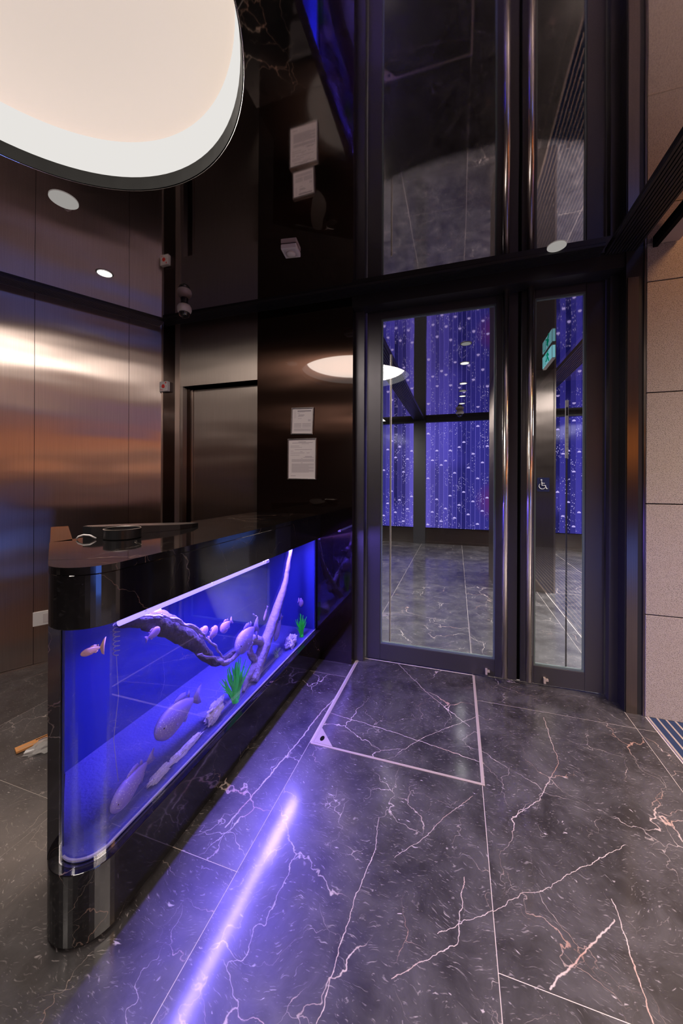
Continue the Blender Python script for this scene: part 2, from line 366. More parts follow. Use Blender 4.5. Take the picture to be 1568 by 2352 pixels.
def box(bm, x0, x1, y0, y1, z0, z1, mat=None):
    vs = [Vector((x, y, z)) for x in (x0, x1) for y in (y0, y1) for z in (z0, z1)]
    if mat: vs = [mat @ v for v in vs]
    v = [bm.verts.new(a) for a in vs]
    for f in ((0, 1, 3, 2), (4, 6, 7, 5), (0, 4, 5, 1), (2, 3, 7, 6), (0, 2, 6, 4), (1, 5, 7, 3)):
        bm.faces.new([v[i] for i in f])
    return bm
def prism(bm, pts, z0, z1, mat=None):
    lo = [Vector((x, y, z0)) for x, y in pts]; hi = [Vector((x, y, z1)) for x, y in pts]
    if mat: lo = [mat @ v for v in lo]; hi = [mat @ v for v in hi]
    a = [bm.verts.new(v) for v in lo]; b = [bm.verts.new(v) for v in hi]
    n = len(a)
    bm.faces.new(a[::-1]); bm.faces.new(b)
    for i in range(n): bm.faces.new((a[i], a[(i + 1) % n], b[(i + 1) % n], b[i]))
    return bm
def strip(bm, inner, outer, z0, z1):   # wall between two open polylines
    n = len(inner); V = []
    for (p, q) in zip(inner, outer):
        V.append([bm.verts.new((p[0], p[1], z0)), bm.verts.new((q[0], q[1], z0)), bm.verts.new((q[0], q[1], z1)), bm.verts.new((p[0], p[1], z1))])
    for i in range(n - 1):
        for k in range(4):
            bm.faces.new((V[i][k], V[i + 1][k], V[i + 1][(k + 1) % 4], V[i][(k + 1) % 4]))
    bm.faces.new(V[0][::-1]); bm.faces.new(V[-1])
    return bm
def frame_of(t):
    t = Vector(t).normalized(); up = Vector((0, 0, 1)) if abs(t.z) < 0.95 else Vector((1, 0, 0))
    s = t.cross(up).normalized(); u = s.cross(t).normalized(); return s, u
def tube(bm, pts, r, n=10, rx=None):
    pts = [Vector(p) for p in pts]; rs = r if isinstance(r, (list, tuple)) else [r] * len(pts); rings = []
    for i, p in enumerate(pts):
        t = pts[min(i + 1, len(pts) - 1)] - pts[max(i - 1, 0)]; s, u = frame_of(t)
        rings.append([bm.verts.new(p + s * math.cos(a) * rs[i] * (rx or 1) + u * math.sin(a) * rs[i]) for a in [2 * PI * k / n for k in range(n)]])
    for i in range(len(rings) - 1):
        for k in range(n): bm.faces.new((rings[i][k], rings[i][(k + 1) % n], rings[i + 1][(k + 1) % n], rings[i + 1][k]))
    bm.faces.new(rings[0][::-1]); bm.faces.new(rings[-1]); return bm
def lathe(bm, c, prof, n=32, closed_ends=True, mat=None):
    rings = []
    for (r, z) in prof:
        ring = []
        for k in range(n):
            a = 2 * PI * k / n; v = Vector((c[0] + r * math.cos(a), c[1] + r * math.sin(a), c[2] + z))
            ring.append(bm.verts.new(mat @ v if mat else v))
        rings.append(ring)
    for i in range(len(rings) - 1):
        for k in range(n): bm.faces.new((rings[i][k], rings[i][(k + 1) % n], rings[i + 1][(k + 1) % n], rings[i + 1][k]))
    if closed_ends: bm.faces.new(rings[0][::-1]); bm.faces.new(rings[-1])
    return bm
def disc(bm, c, r, z0, z1, n=32): return lathe(bm, (c[0], c[1], 0), [(r, z0), (r, z1)], n)
def plate(bm, pts, th, mat):      # polygon in local X,Z, thickness in Y
    return prism(bm, [(x, z) for x, z in pts], -th / 2, th / 2, mat @ Matrix(((1, 0, 0, 0), (0, 0, 1, 0), (0, 1, 0, 0), (0, 0, 0, 1))))

# ------------------------------------------------------------------ floor
XJ = [-0.717 + 0.832 * k for k in range(-5, 3)]          # ... -0.717, 0.115, 0.947
st_floor = empty('floor'); st(st_floor)
st(obj('trim_1', box(bmn(), -5.6, 6.2, -3.1, 8.3, -0.12, -0.0006), M['grout']))
GAP = 0.0012
tile_meshes = {}
def tile(x0, x1, y0, y1):
    key = (round(x1 - x0, 3), round(y1 - y0, 3))
    if key not in tile_meshes:
        bm = box(bmn(), 0, x1 - x0, 0, y1 - y0, -0.0005, 0); me = bpy.data.meshes.new('floor_tile')
        bmesh.ops.recalc_face_normals(bm, faces=bm.faces[:]); bm.to_mesh(me); bm.free(); me.materials.append(M['floor']); tile_meshes[key] = me
    o = bpy.data.objects.new('floor_tile', tile_meshes[key]); COL.objects.link(o); o.parent = st_floor; o.location = (x0, y0, 0)
LEN = 1.30
for k, x in enumerate(XJ):
    x0, x1 = x + GAP, x + 0.832 - GAP
    if abs(x - 0.947) < 0.01: x1 = 1.040
    first = 1.725 if abs(x - (-0.717)) < 0.01 else 1.075
    ys = [first + LEN * j for j in range(-4, 7)]
    for y in ys:
        a, b_ = y + GAP, y + LEN - GAP
        if abs(x - (-0.717)) < 0.01 and abs(y - 1.725) < 0.01:   # the hatch takes this place up to the door
            a = 2.68
        if b_ > 8.12: b_ = 8.12
        if a < -3.0: a = -3.0
        if b_ - a > 0.05: tile(x0, x1, a, b_)
for x in (0.947 + 0.832, 0.947 + 2 * 0.832):                      # lobby beyond the doors
    for y in [2.375 + LEN * j for j in range(0, 5)]:
        a = max(y + GAP, 2.56); b_ = min(y + LEN - GAP, 8.12)
        if b_ - a > 0.05: tile(x + GAP, x + 0.832 - GAP, a, b_)
tile(1.045, 1.777, 2.56, 3.67); tile(1.045, 1.777, 3.675, 4.97); tile(1.045, 1.777, 4.975, 6.27); tile(1.045, 1.777, 6.275, 8.12)
# access hatch framed in metal
hx0, hx1, hy0, hy1 = -0.709, 0.125, 1.716, 2.672
ha = thing('floor_hatch', 'marble floor hatch edged with metal strips in front of the glass doors', 'hatch', (-0.29, 2.2, 0))
T = off(ha)
obj('hatch_slab', box(bmn(), hx0 + .014, hx1 - .014, hy0 + .014, hy1 - .004, -0.0004, 0.0006, T), M['floor'], ha)
obj('hatch_edge', box(bmn(), hx0 - .001, hx1 + .001, hy0 - .001, hy0 + .011, -0.0004, 0.002, T), M['rail'], ha)
obj('hatch_edge', box(bmn(), hx0 - .001, hx0 + .011, hy0 + .012, hy1, -0.0004, 0.002, T), M['rail'], ha)
obj('hatch_edge', box(bmn(), hx1 - .011, hx1 + .001, hy0 + .012, hy1, -0.0004, 0.002, T), M['rail'], ha)
cp = prism(bmn(), [(hx0 + .012, hy0 + .012), (hx0 + .115, hy0 + .012), (hx0 + .012, hy0 + .13)], .0007, .0025, T)
cpo = obj('corner_plate', cp, M['rail'], ha)
obj('key_slot', lathe(bmn(), (0, 0, 0), [(.011, 0), (.011, .0012)], 16, mat=T @ Matrix.Translation((hx0 + .045, hy0 + .05, .0022)) @ Matrix.Diagonal((1, 1.7, 1, 1))), M['blackgap'], cpo)
# door mat of carpet and metal strips
matf = thing('entrance_mat', 'navy striped entrance mat beside the stone wall', 'mat', (1.6, 0, 0))
T = off(matf)
cs = bpy.data.meshes.new('carpet_strip'); bm = box(bmn(), 0, .031, -2.98, 2.505, -.0004, .004); bm.to_mesh(cs); bm.free(); cs.materials.append(M['navy'])
rl = bpy.data.meshes.new('metal_rail'); bm = box(bmn(), 0, .0095, -2.98, 2.505, -.0004, .0055); bm.to_mesh(rl); bm.free(); rl.materials.append(M['rail'])
for k in range(26):
    for nm, me, dx in (('carpet_strip', cs, .010), ('metal_rail', rl, 0)):
        o = bpy.data.objects.new(nm, me); COL.objects.link(o); o.parent = matf; o.location = (1.048 + k * .0425 + dx - 1.6, 0, 0)
st(obj('trim_2', box(bmn(), 2.16, 6.0, -3.0, 2.5, -.0004, .003), M['floor']))

# ------------------------------------------------------------------ left wall (steel panels), runs back from corner K
K = Vector((-2.49, 2.55, 0)); D = Vector((-0.5, -0.866, 0)).normalized(); NN = Vector((0.866, -0.5, 0)).normalized()
WL = Matrix(((D.x, NN.x, 0, K.x), (D.y, NN.y, 0, K.y), (0, 0, 1, 0), (0, 0, 0, 1)))
wl = st(empty('wall_left'))
obj('backing', box(bmn(), -0.05, 6.2, -0.14, -0.006, 0, 3.0, WL), M['blackgap'], wl)
ts = [0.0, 0.256, 0.858, 2.06, 3.26, 4.46, 6.15]
for a, b_ in zip(ts[:-1], ts[1:]):
    obj('steel_panel', box(bmn(), a + .0015, b_ - .0015, -0.006, 0.0, 0.012, H, WL), M['steel'], wl)
st(obj('baseboard_left', box(bmn(), 0.02, 6.15, 0.0005, 0.006, 0, 0.012, WL), M['steel_bright']))
# double socket on the left wall, partly behind the counter
so = thing('wall_socket', 'pale wall socket low on the steel wall behind the counter', 'socket', tuple(WL @ Vector((0.80, 0.0, 0.338))))
T = off(so) @ WL
obj('face_plate', box(bmn(), 0.740, 0.862, 0.0, 0.010, 0.285, 0.388, T), M['white'], so, bevel=.003)
obj('switch', box(bmn(), 0.765, 0.805, 0.010, 0.013, 0.305, 0.368, T), M['paper'], so)

# ------------------------------------------------------------------ back wall, stainless part, with recessed service door
wb = st(empty('wall_back'))
Y = 2.55
obj('backing', box(bmn(), -2.62, -0.80, Y + .16, Y + .30, 0, 3.0), M['blackgap'], wb)
obj('corner_trim', box(bmn(), -2.508, -2.473, Y - .004, Y + .16, 0, H), M['steel_bright'], wb)
obj('dark_panel', box(bmn(), -2.472, -2.342, Y, Y + .16, 0, H), M['black_steel'], wb)
obj('steel_strip', box(bmn(), -2.341, -2.290, Y - .006, Y + .16, 0, H), M['steel_bright'], wb)
obj('steel_panel', box(bmn(), -2.289, -1.530, Y, Y + .155, 2.165, H), M['steel_back'], wb)
obj('door_jamb', box(bmn(), -2.289, -2.262, Y, Y + .12, 0, 2.164), M['steel_back'], wb)
d3 = st(empty('door_3'))
obj('door_panel', box(bmn(), -2.215, -1.545, Y + .085, Y + .12, 0.004, 2.150), M['steel_back'], d3)
obj('door_edge', box(bmn(), -2.228, -2.219, Y + .07, Y + .12, 0.004, 2.150), M['steel_bright'], d3)
obj('door_stop', box(bmn(), -2.262, -2.228, Y + .05, Y + .12, 0, 2.164), M['black_steel'], d3)
# black polished wall
bwall = st(empty('wall_rear'))
obj('black_panel', box(bmn(), -1.5285, -1.13, Y, Y + .15, 0, H), M['black_steel'], bwall)
obj('black_panel', box(bmn(), -1.1295, -0.731, Y, Y + .15, 0, H), M['black_steel'], bwall)
# header zone above the doors and jambs
st(obj('trim_3', box(bmn(), -0.731, 0.946, Y + .10, Y + .22, 2.690, H + .05), M['doorframe']))
st(obj('trim_4', box(bmn(), -0.7305, -0.662, Y + .07, Y + .20, 0, 2.690), M['doorframe']))
st(obj('trim_5', box(bmn(), 0.900, 0.946, Y + .07, Y + .20, 0, 2.690), M['doorframe']))
# right pier : black with a brushed steel face
pr = st(empty('wall_right'))
obj('pier_core', box(bmn(), 0.946, 1.040, 2.524, 2.76, 0, H + .3), M['rib'], pr)
obj('steel_face', box(bmn(), 0.952, 1.006, 2.518, 2.524, 0.0, 2.55), M['pier'], pr)
obj('edge_strip', box(bmn(), 1.033, 1.040, 2.514, 2.524, 0.0, H), M['steel_back'], pr)

# stone wall in courses
sw = st(empty('wall_side'))
obj('backing', box(bmn(), 1.041, 6.0, 2.535, 2.70, 0, 4.0), M['blackgap'], sw)
zs = [0.0, 0.590, 1.228, 1.867, 2.505, 3.143, 3.78]
for i, (a, b_) in enumerate(zip(zs[:-1], zs[1:])):
    x = 1.0415
    while x < 5.9:
        x1 = min(x + (1.24), 5.95)
        obj('stone_block', box(bmn(), x, x1 - .006, 2.508, 2.535, a + .003, b_ - .003), M['stone'], sw, bevel=.0015)
        x = x1

# ------------------------------------------------------------------ ceiling with the round opening
CX, CY, CR = -1.25, 0.685, 0.672
bm = bmn()
outer = [(-5.6, -3.0), (1.063, -3.0), (1.063, 2.56), (-0.731, 2.66), (-2.52, 2.66), (-5.6, 2.66)]
ov = [bm.verts.new((x, y, H)) for x, y in outer]
oe = [bm.edges.new((ov[i], ov[(i + 1) % len(ov)])) for i in range(len(ov))]
iv = [bm.verts.new((CX + CR * math.cos(2 * PI * k / 96), CY + CR * math.sin(2 * PI * k / 96), H)) for k in range(96)]
ie = [bm.edges.new((iv[i], iv[(i + 1) % 96])) for i in range(96)]
bmesh.ops.triangle_fill(bm, use_beauty=True, edges=oe + ie)
r = bmesh.ops.extrude_face_region(bm, geom=bm.faces[:])
for v in r['geom']:
    if isinstance(v, bmesh.types.BMVert): v.co.z += 0.02
st(obj('ceiling', bm, M['ceil']))
st(obj('trim_6', box(bmn(), -5.6, 1.19, -3.1, 2.56, 3.24, 3.32), M['blackgap']))
# round lamp
lamp = thing('round_ceiling_lamp', 'large round recessed white ceiling lamp above the counter', 'lamp', (CX, CY, H))
T = off(lamp)
obj('recess_ring', lathe(bmn(), (CX, CY, H), [(CR - .0006, -.001), (CR - .0006, .045), (CR - .012, .052), (CR - .004, .0)], 96, False, T), M['blackgap'], lamp, smooth=False)
obj('edge_trim', tube(bmn(), [T @ Vector((CX + (CR + .0005) * math.cos(a), CY + (CR + .002) * math.sin(a), H - .001)) for a in [2 * PI * k / 96 for k in range(97)]], .0016, 6), M['chrome'], lamp)
obj('led_band', lathe(bmn(), (CX, CY, H), [(CR - .008, .050), (CR - .014, .12), (CR - .03, .20)], 96, False, T), M['cove'], lamp, smooth=True)
prof = [((CR - .03) * math.cos(t), .20 + .16 * math.sin(t)) for t in [PI / 2 * k / 12 for k in range(12)]] + [(.001, .361)]
obj('dome', lathe(bmn(), (CX, CY, H), prof, 96, False, T), M['dome'], lamp, smooth=True)

def ribs(name, n, w, gen):
    p_ = st(empty(name))
    for k in range(n): obj('rib', gen(k), M['rib'], p_)
    return p_
# bands of black ribs around the edge of the ceiling
ribs('trim_7', 8, .14, lambda k: box(bmn(), 0.02 + .0, 6.1, 0.0 + k * .0165 + .001, k * .0165 + .012, H - .016, H - .0005, WL))
ribs('trim_8', 8, .14, lambda k: box(bmn(), -2.44 + k * .012, 0.81, Y - .001 - k * .0165 - .012, Y - .001 - k * .0165, H - .016, H - .0005))
ribs('trim_9', 10, .165, lambda k: box(bmn(), 0.836 + k * .0165, 0.836 + k * .0165 + .011, -3.0, 2.52, H - .018, H - .0005))
ribs('trim_10', 10, .165, lambda k: box(bmn(), -0.90 + k * .0235, -0.90 + k * .0235 + .013, 2.78, 8.06, H - .022, H - .0005))
ribs('trim_11', 9, .165, lambda k: box(bmn(), 1.16 + k * .0235, 1.16 + k * .0235 + .013, 2.78, 8.06, H - .022, H - .0005))
st(obj('trim_12', box(bmn(), 1.064, 1.086, -3.0, 2.50, H - .030, H + .5), M['blackgap']))
st(obj('trim_13', box(bmn(), 1.0865, 1.185, -3.0, 2.500, H - .012, H + .62), M['brownsoffit']))
st(obj('trim_14', box(bmn(), -0.735, 0.95, 2.535, 2.655, H - .10, H - .001), M['rib']))

# ------------------------------------------------------------------ glazed double doors
def leaf(name, x0, x1, gx0, gx1, hx, left):
    d = st(empty(name)); y0, y1 = 2.672, 2.712; z0, z1 = .012, 2.680; gz0, gz1 = .140, 2.562
    obj('stile', box(bmn(), x0, gx0 - .012, y0, y1, z0, z1), M['doorframe'], d, bevel=.002)
    obj('stile', box(bmn(), gx1 + .012, x1, y0, y1, z0, z1), M['doorframe'], d, bevel=.002)
    obj('rail', box(bmn(), gx0 - .0119, gx1 + .0119, y0, y1, gz1 + .012, z1), M['doorframe'], d, bevel=.002)
    obj('rail', box(bmn(), gx0 - .0119, gx1 + .0119, y0, y1, z0, gz0 - .012), M['doorframe'], d, bevel=.002)
    for (a, b_, c_, e_) in ((gx0 - .012, gx0 - .002, gz0 - .012, gz1 + .012), (gx1 + .002, gx1 + .012, gz0 - .012, gz1 + .012),
                            (gx0 - .002, gx1 + .002, gz0 - .012, gz0 - .002), (gx0 - .002, gx1 + .002, gz1 + .002, gz1 + .012)):
        obj('glazing_bead', box(bmn(), a, b_, y0 + .008, y0 + .030, c_, e_), M['gasket'], d)
    obj('pane', box(bmn(), gx0 - .004, gx1 + .004, y0 + .0175, y0 + .0185, gz0 - .004, gz1 + .004), M['glass'], d)
    h = obj('pull_handle', tube(bmn(), [(hx, 2.620, .045), (hx, 2.620, 2.648)], .0205, 20), M['chrome'], d, smooth=False)
    for z in (.18, .95, 1.75, 2.52):
        obj('handle_post', tube(bmn(), [(hx, 2.636, z), (hx, 2.673, z)], .008, 10), M['chrome'], h)
    return d
d1 = leaf('door_1', -0.652, 0.392, -0.532, 0.243, 0.310, True)
d2 = leaf('door_2', 0.412, 0.892, 0.506, 0.776, 0.456, False)
for o in COL.objects:
    if o.name.startswith('pull_handle'):
        for pl in o.data.polygons: pl.use_smooth = len(pl.vertices) == 4
for x, d in ((0.20, d1), (0.556, d2)):
    bm = box(bmn(), x - .016, x + .016, 2.655, 2.672, 2.642, 2.656); tube(bm, [(x + .01, 2.664, 2.652), (x + .024, 2.660, 2.660)], .006, 8)
    obj('pivot_cover', bm, M['frame'], d)
    bm = box(bmn(), x - .006, x + .007, 2.648, 2.672, .030, .064); box(bm, x + .007, x + .022, 2.650, 2.668, .046, .058)
    obj('floor_bolt', bm, M['rail'], d)
st(obj('trim_15', box(bmn(), 0.393, 0.411, 2.690, 2.710, .012, 2.68), M['blackgap']))
# slim light-coloured edge rod just inside the left leaf
rod = tag(obj('edge_rod', tube(bmn(), [(-0.490, 2.790, 0.0), (-0.490, 2.790, 2.34)], .007, 10), M['rail']), 'thin pale upright rod just behind the left glass door', 'rod')
# narrow keypad strip fixed inside the right leaf
kp = thing('keypad_strip', 'narrow grey entry keypad strip behind the right glass door', 'keypad', (0.70, 2.70, 1.52)); T = off(kp)
obj('body', box(bmn(), 0.684, 0.702, 2.7135, 2.722, 1.510, 1.892, T), M['paper'], kp)
obj('stand', box(bmn(), 0.689, 0.697, 2.714, 2.721, 0.02, 1.5095, T), M['doorframe'], kp)
obj('screen', box(bmn(), 0.687, 0.699, 2.7125, 2.7135, 1.790, 1.845, T), M['blackplastic'], kp)
for i in range(7):
    for j in range(2):
        obj('key', box(bmn(), 0.6865 + j * .008, 0.6925 + j * .008, 2.7120, 2.7135, 1.53 + i * .030, 1.55 + i * .030, T), M['white'], kp)

# ------------------------------------------------------------------ lobby beyond the doors
st(obj('wall_lobby_left', box(bmn(), -2.30, -2.2, 2.78, 8.3, 0, 3.0), M['black_steel']))
st(obj('wall_lobby_right', box(bmn(), 3.2, 3.3, 2.78, 8.3, 0, 3.0), M['black_steel']))
st(obj('trim_16', box(bmn(), -2.3, -0.735, 2.72, 2.77, 0, 3.0), M['blackgap']))
st(obj('trim_17', box(bmn(), 1.041, 3.3, 2.72, 2.77, 0, 3.0), M['blackgap']))
st(obj('ceiling_lobby', box(bmn(), -2.3, 3.3, 2.65, 8.3, H, H + .1), M['ceil']))
st(obj('wall_lobby_end', box(bmn(), -2.3, 3.3, 8.12, 8.3, 0, 3.0), M['blackgap']))
st(obj('trim_18', box(bmn(), -2.2, 3.2, 8.06, 8.119, 0.0, 0.335), M['black_steel']))
st(obj('trim_19', box(bmn(), -2.2, 3.2, 8.05, 8.119, 2.645, H), M['rib']))
def panelwall(label, x0, x1, cells):
    t = thing('bubble_panel', label, 'light panel', ((x0 + x1) / 2, 8.09, .34), 'backlit bubble panels'); T = off(t)
    n = round((x1 - x0) / .092); w_ = (x1 - x0) / n
    for k in range(n):
        a = x0 + k * w_
        o = obj('glass_strip', box(bmn(), a + .003, a + w_ - .003, 8.100 - .004 * (k % 2), 8.118, .345, 2.640, T), M['led'], t)
    obj('light_backing', box(bmn(), x0, x1, 8.1185, 8.1195, .345, 2.64, T), M['ledback'], t)
    rs = random.Random(len(label))
    for k in range(n):
        zz = .40 + (k * 0.37 % 1.0) * .75
        while zz < 2.6:
            x = x0 + (k + .5) * w_
            bm = bmn()
            r_ = .032
            # dome cap open below
            lathe(bm, (x, 8.070, zz), [(r_, 0), (r_ * .95, .012), (r_ * .7, .024), (r_ * .3, .031), (.001, .032)], 10, True, T)
            obj('bubble', bm, M['bubble'], t)
            zz += .95 + rs.random() * .3
    return t
panelwall('backlit violet glass panel with rising bubbles left of the black column in the lobby', -2.15, -0.905, 0)
panelwall('wide backlit violet glass panel with rising bubbles right of the black column in the lobby', -0.640, 3.15, 0)
col_ = tag(obj('column', box(bmn(), -0.900, -0.645, 8.00, 8.085, 0, H), M['rib']), 'black column between the two backlit bubble panels', 'column')
c2_ = thing('lift_column', 'dark steel column with wheelchair plate seen through the right door', 'column', (.80, 5.2, 0)); T = off(c2_)
obj('shaft', box(bmn(), 0.46, 1.143, 4.95, 5.75, 0, H, T), M['steel_back'], c2_)
obj('edge_strip', box(bmn(), 1.128, 1.146, 4.946, 4.9499, 0, H, T), M['steel_bright'], c2_)
# wheelchair plate
wp = thing('wheelchair_plate', 'small dark plate with a white wheelchair symbol on the lobby column', 'sign', (1.01, 4.948, 1.32)); T = off(wp)
obj('plate', box(bmn(), 0.945, 1.078, 4.942, 4.9495, 1.235, 1.405, T), simple('navy_plate', (0.01, 0.012, 0.05), .3), wp)
bm = bmn()
def P3(x, z): return T @ Vector((x, 4.9395, z))
cx, cz = 1.000, 1.302
tube(bm, [P3(cx + .036 * math.cos(a), cz + .036 * math.sin(a)) for a in [math.radians(135 + 240 * k / 16) for k in range(17)]], .0042, 6)
tube(bm, [P3(cx - .008, cz + .058), P3(cx - .004, cz + .008), P3(cx + .030, cz + .008), P3(cx + .046, cz - .034), P3(cx + .060, cz - .030)], .0048, 6)
tube(bm, [P3(cx - .006, cz + .034), P3(cx + .026, cz + .034)], .004, 6)
lathe(bm, (0, 0, 0), [(.009, -.002), (.009, .002)], 14, True, T @ Matrix.Translation((cx - .010, 4.9395, cz + .075)) @ Matrix.Rotation(PI / 2, 4, 'X'))
obj('symbol', bm, M['white'], wp)
# exit sign hung from the lobby ceiling
ex = thing('exit_sign', 'lit green and white exit sign hanging from the lobby ceiling', 'sign', (.92, 4.3, H)); T = off(ex)
obj('housing', box(bmn(), 0.895, 0.925, 4.02, 4.42, 2.575, 2.715, T), M['white'], ex)
obj('lit_face', box(bmn(), 0.890, 0.8948, 4.03, 4.41, 2.585, 2.705, T), M['exit'], ex)
obj('rear_face', box(bmn(), 0.898, 0.922, 4.0155, 4.0195, 2.585, 2.705, T), M['exit'], ex)
bm = bmn()
def E3(y, z): return T @ Vector((.888, y, z - (z > 2.63) * 0 + .062 if z < 2.66 else z))
tube(bm, [E3(4.17, 2.685), E3(4.18, 2.585)], .010, 6); tube(bm, [E3(4.18, 2.585), E3(4.145, 2.555), E3(4.12, 2.525)], .007, 6); tube(bm, [E3(4.18, 2.585), E3(4.205, 2.555), E3(4.235, 2.55)], .007, 6)
tube(bm, [E3(4.172, 2.61), E3(4.14, 2.60), E3(4.13, 2.58)], .005, 6); tube(bm, [E3(4.172, 2.61), E3(4.205, 2.60), E3(4.215, 2.615)], .005, 6)
lathe(bm, (0, 0, 0), [(.010, -.002), (.010, .002)], 12, True, T @ Matrix.Translation((.888, 4.165, 2.696)) @ Matrix.Rotation(PI / 2, 4, 'Y'))
box(bm, .8865, .8895, 4.27, 4.275, 2.59, 2.70, T); box(bm, .8865, .8895, 4.345, 4.35, 2.59, 2.70, T); box(bm, .8865, .8895, 4.27, 4.35, 2.697, 2.702, T)
obj('pictogram', bm, M['exitgreen'], ex)
for y in (4.08, 4.36): obj('hanger', tube(bmn(), [T @ Vector((.91, y, 2.715)), T @ Vector((.91, y, H))], .004, 8), M['frame'], ex)

def downlight(x, y, r, lens, label, group=None, zc=H):
    t = thing('downlight', label, 'ceiling light', (x, y, zc), group); T = off(t)
    obj('bezel', lathe(bmn(), (x, y, zc), [(r, -.0035), (r, 0.0), (r * .86, 0.0), (r * .86, -.005)], 28, False, T), M['white'], t)
    obj('lens', lathe(bmn(), (x, y, zc), [(r * .86, -.0030), (r * .86, -.0008)], 28, True, T), lens, t)
    return t
ords = ['first', 'second', 'third', 'fourth', 'fifth', 'sixth']
for i, (y, ln) in enumerate(((3.78, 'dimglow'), (4.40, 'down'), (5.30, 'down'), (5.73, 'dimglow'), (6.08, 'down'), (6.65, 'down'))):
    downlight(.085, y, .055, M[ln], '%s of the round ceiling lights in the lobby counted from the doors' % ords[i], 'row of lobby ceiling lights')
def spot(loc, power, color, size=100, r=.05):
    l = bpy.data.lights.new('downlight_beam', 'SPOT'); l.energy = power; l.color = color; l.spot_size = math.radians(size); l.spot_blend = .6; l.shadow_soft_size = r
    o = bpy.data.objects.new('downlight_beam', l); COL.objects.link(o); o.location = loc; return o

# ------------------------------------------------------------------ ceiling fixtures of the vestibule
downlight(-2.23, 1.794, .050, M['down'], 'small bright round downlight in the black ceiling near the steel wall')
spot((-2.23, 1.794, H - .02), 9, (1, .92, .84))
for y_, p_ in ((4.40, 5), (5.30, 6), (6.08, 6), (6.65, 6)): spot((.085, y_, H - .02), p_, (1, .95, .90), 150)
t = thing('ceiling_disc', 'flat round ceiling speaker with added glow beside the large round lamp', 'ceiling light', (-1.84, 1.264, H)); T = off(t)
obj('grille', lathe(bmn(), (-1.84, 1.264, H), [(.058, 0), (.060, -.004), (.052, -.009), (.001, -.010)], 32, True, T), M['dimglow'], t)  # speaker disc, emission added to brighten its underside
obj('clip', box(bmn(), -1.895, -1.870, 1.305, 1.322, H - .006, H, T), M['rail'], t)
t = thing('ceiling_disc', 'flat round ceiling disc with added glow above the right door', 'ceiling light', (.55, 2.505, H)); T = off(t)
obj('cover', lathe(bmn(), (.55, 2.375, H), [(.048, 0), (.050, -.004), (.044, -.008), (.001, -.009)], 32, True, T), M['dimglow'], t)  # plain white disc made to glow, not a lamp
t = thing('dome_camera', 'white dome security camera on the ceiling in front of the steel wall', 'camera', (-1.99, 2.256, H)); T = off(t)
obj('mount', lathe(bmn(), (-1.99, 2.256, H), [(.026, 0), (.028, -.018), (.024, -.024)], 24, True, T), M['blackplastic'], t)
obj('housing', lathe(bmn(), (-1.99, 2.256, H), [(.022, -.024), (.042, -.032), (.051, -.048), (.053, -.066), (.049, -.082), (.042, -.090)], 32, True, T), M['white'], t, smooth=True)
obj('dome', lathe(bmn(), (-1.99, 2.256, H), [(.042, -.0905), (.041, -.102), (.034, -.116), (.020, -.126), (.001, -.129)], 32, True, T), M['smoke'], t, smooth=True)
t = thing('dome_camera', 'small dome security camera far back in the lobby above the violet panels', 'camera', (.056, 7.3, H)); T = off(t)
obj('housing', lathe(bmn(), (.056, 7.3, H), [(.05, 0), (.075, -.03), (.075, -.06), (.05, -.07)], 24, True, T), M['white'], t, smooth=True)
obj('dome', lathe(bmn(), (.056, 7.3, H), [(.05, -.071), (.045, -.10), (.02, -.12), (.001, -.124)], 24, True, T), M['smoke'], t, smooth=True)
t = thing('square_detector', 'square white detector box hanging from the ceiling near the certificates', 'detector', (-.937, 1.93, H)); T = off(t) @ Matrix.Translation((-.937, 1.93, H)) @ Matrix.Rotation(math.radians(8), 4, 'Z')
obj('body', box(bmn(), -.047, .047, -.047, .047, -.030, -.002, T), M['white'], t, bevel=.004)
obj('lens_cover', lathe(bmn(), (0, 0, 0), [(.028, -.030), (.026, -.040), (.014, -.046), (.001, -.047)], 24, True, T), M['white'], t, smooth=True)
obj('recess', box(bmn(), -.034, .034, -.034, .034, -.0312, -.0295, T), M['paper'], t)

# fire call point
fc = thing('fire_call_point', 'white square fire alarm call point with red button and red lettering', 'alarm', (-2.44, Y, 2.17)); T = off(fc)
x0, x1, z0, z1 = -2.483, -2.397, 2.130, 2.216
obj('box', box(bmn(), x0, x1, Y - .034, Y - .0005, z0, z1, T), M['white'], fc, bevel=.004)
bt = obj('button', lathe(bmn(), (0, 0, 0), [(.0165, 0), (.0165, .004), (.014, .006)], 24, True, T @ Matrix.Translation(((x0 + x1) / 2, Y - .034, (z0 + z1) / 2)) @ Matrix.Rotation(PI / 2, 4, 'X')), M['red'], fc)
obj('screw', lathe(bmn(), (0, 0, 0), [(.003, 0), (.003, .001)], 8, True, T @ Matrix.Translation((x0 + .012, Y - .0343, (z0 + z1) / 2)) @ Matrix.Rotation(PI / 2, 4, 'X')), M['ink'], fc)
obj('screw', lathe(bmn(), (0, 0, 0), [(.003, 0), (.003, .001)], 8, True, T @ Matrix.Translation((x1 - .012, Y - .0343, (z0 + z1) / 2)) @ Matrix.Rotation(PI / 2, 4, 'X')), M['ink'], fc)
obj('logo', plate(bmn(), [(-.006, .006), (.006, .006), (.006, -.002), (0, -.008), (-.006, -.002)], .001, T @ Matrix.Translation((x1 - .018, Y - .0346, z1 - .014))), M['red'], fc)
cu = bpy.data.curves.new('lettering', 'FONT'); cu.body = 'Fire'; cu.size = .018; cu.extrude = .0004
to = bpy.data.objects.new('tmp', cu); COL.objects.link(to)
bpy.context.view_layer.update()
me = bpy.data.meshes.new_from_object(to.evaluated_get(bpy.context.evaluated_depsgraph_get())); bpy.data.objects.remove(to)
me.materials.clear(); me.materials.append(M['red'])
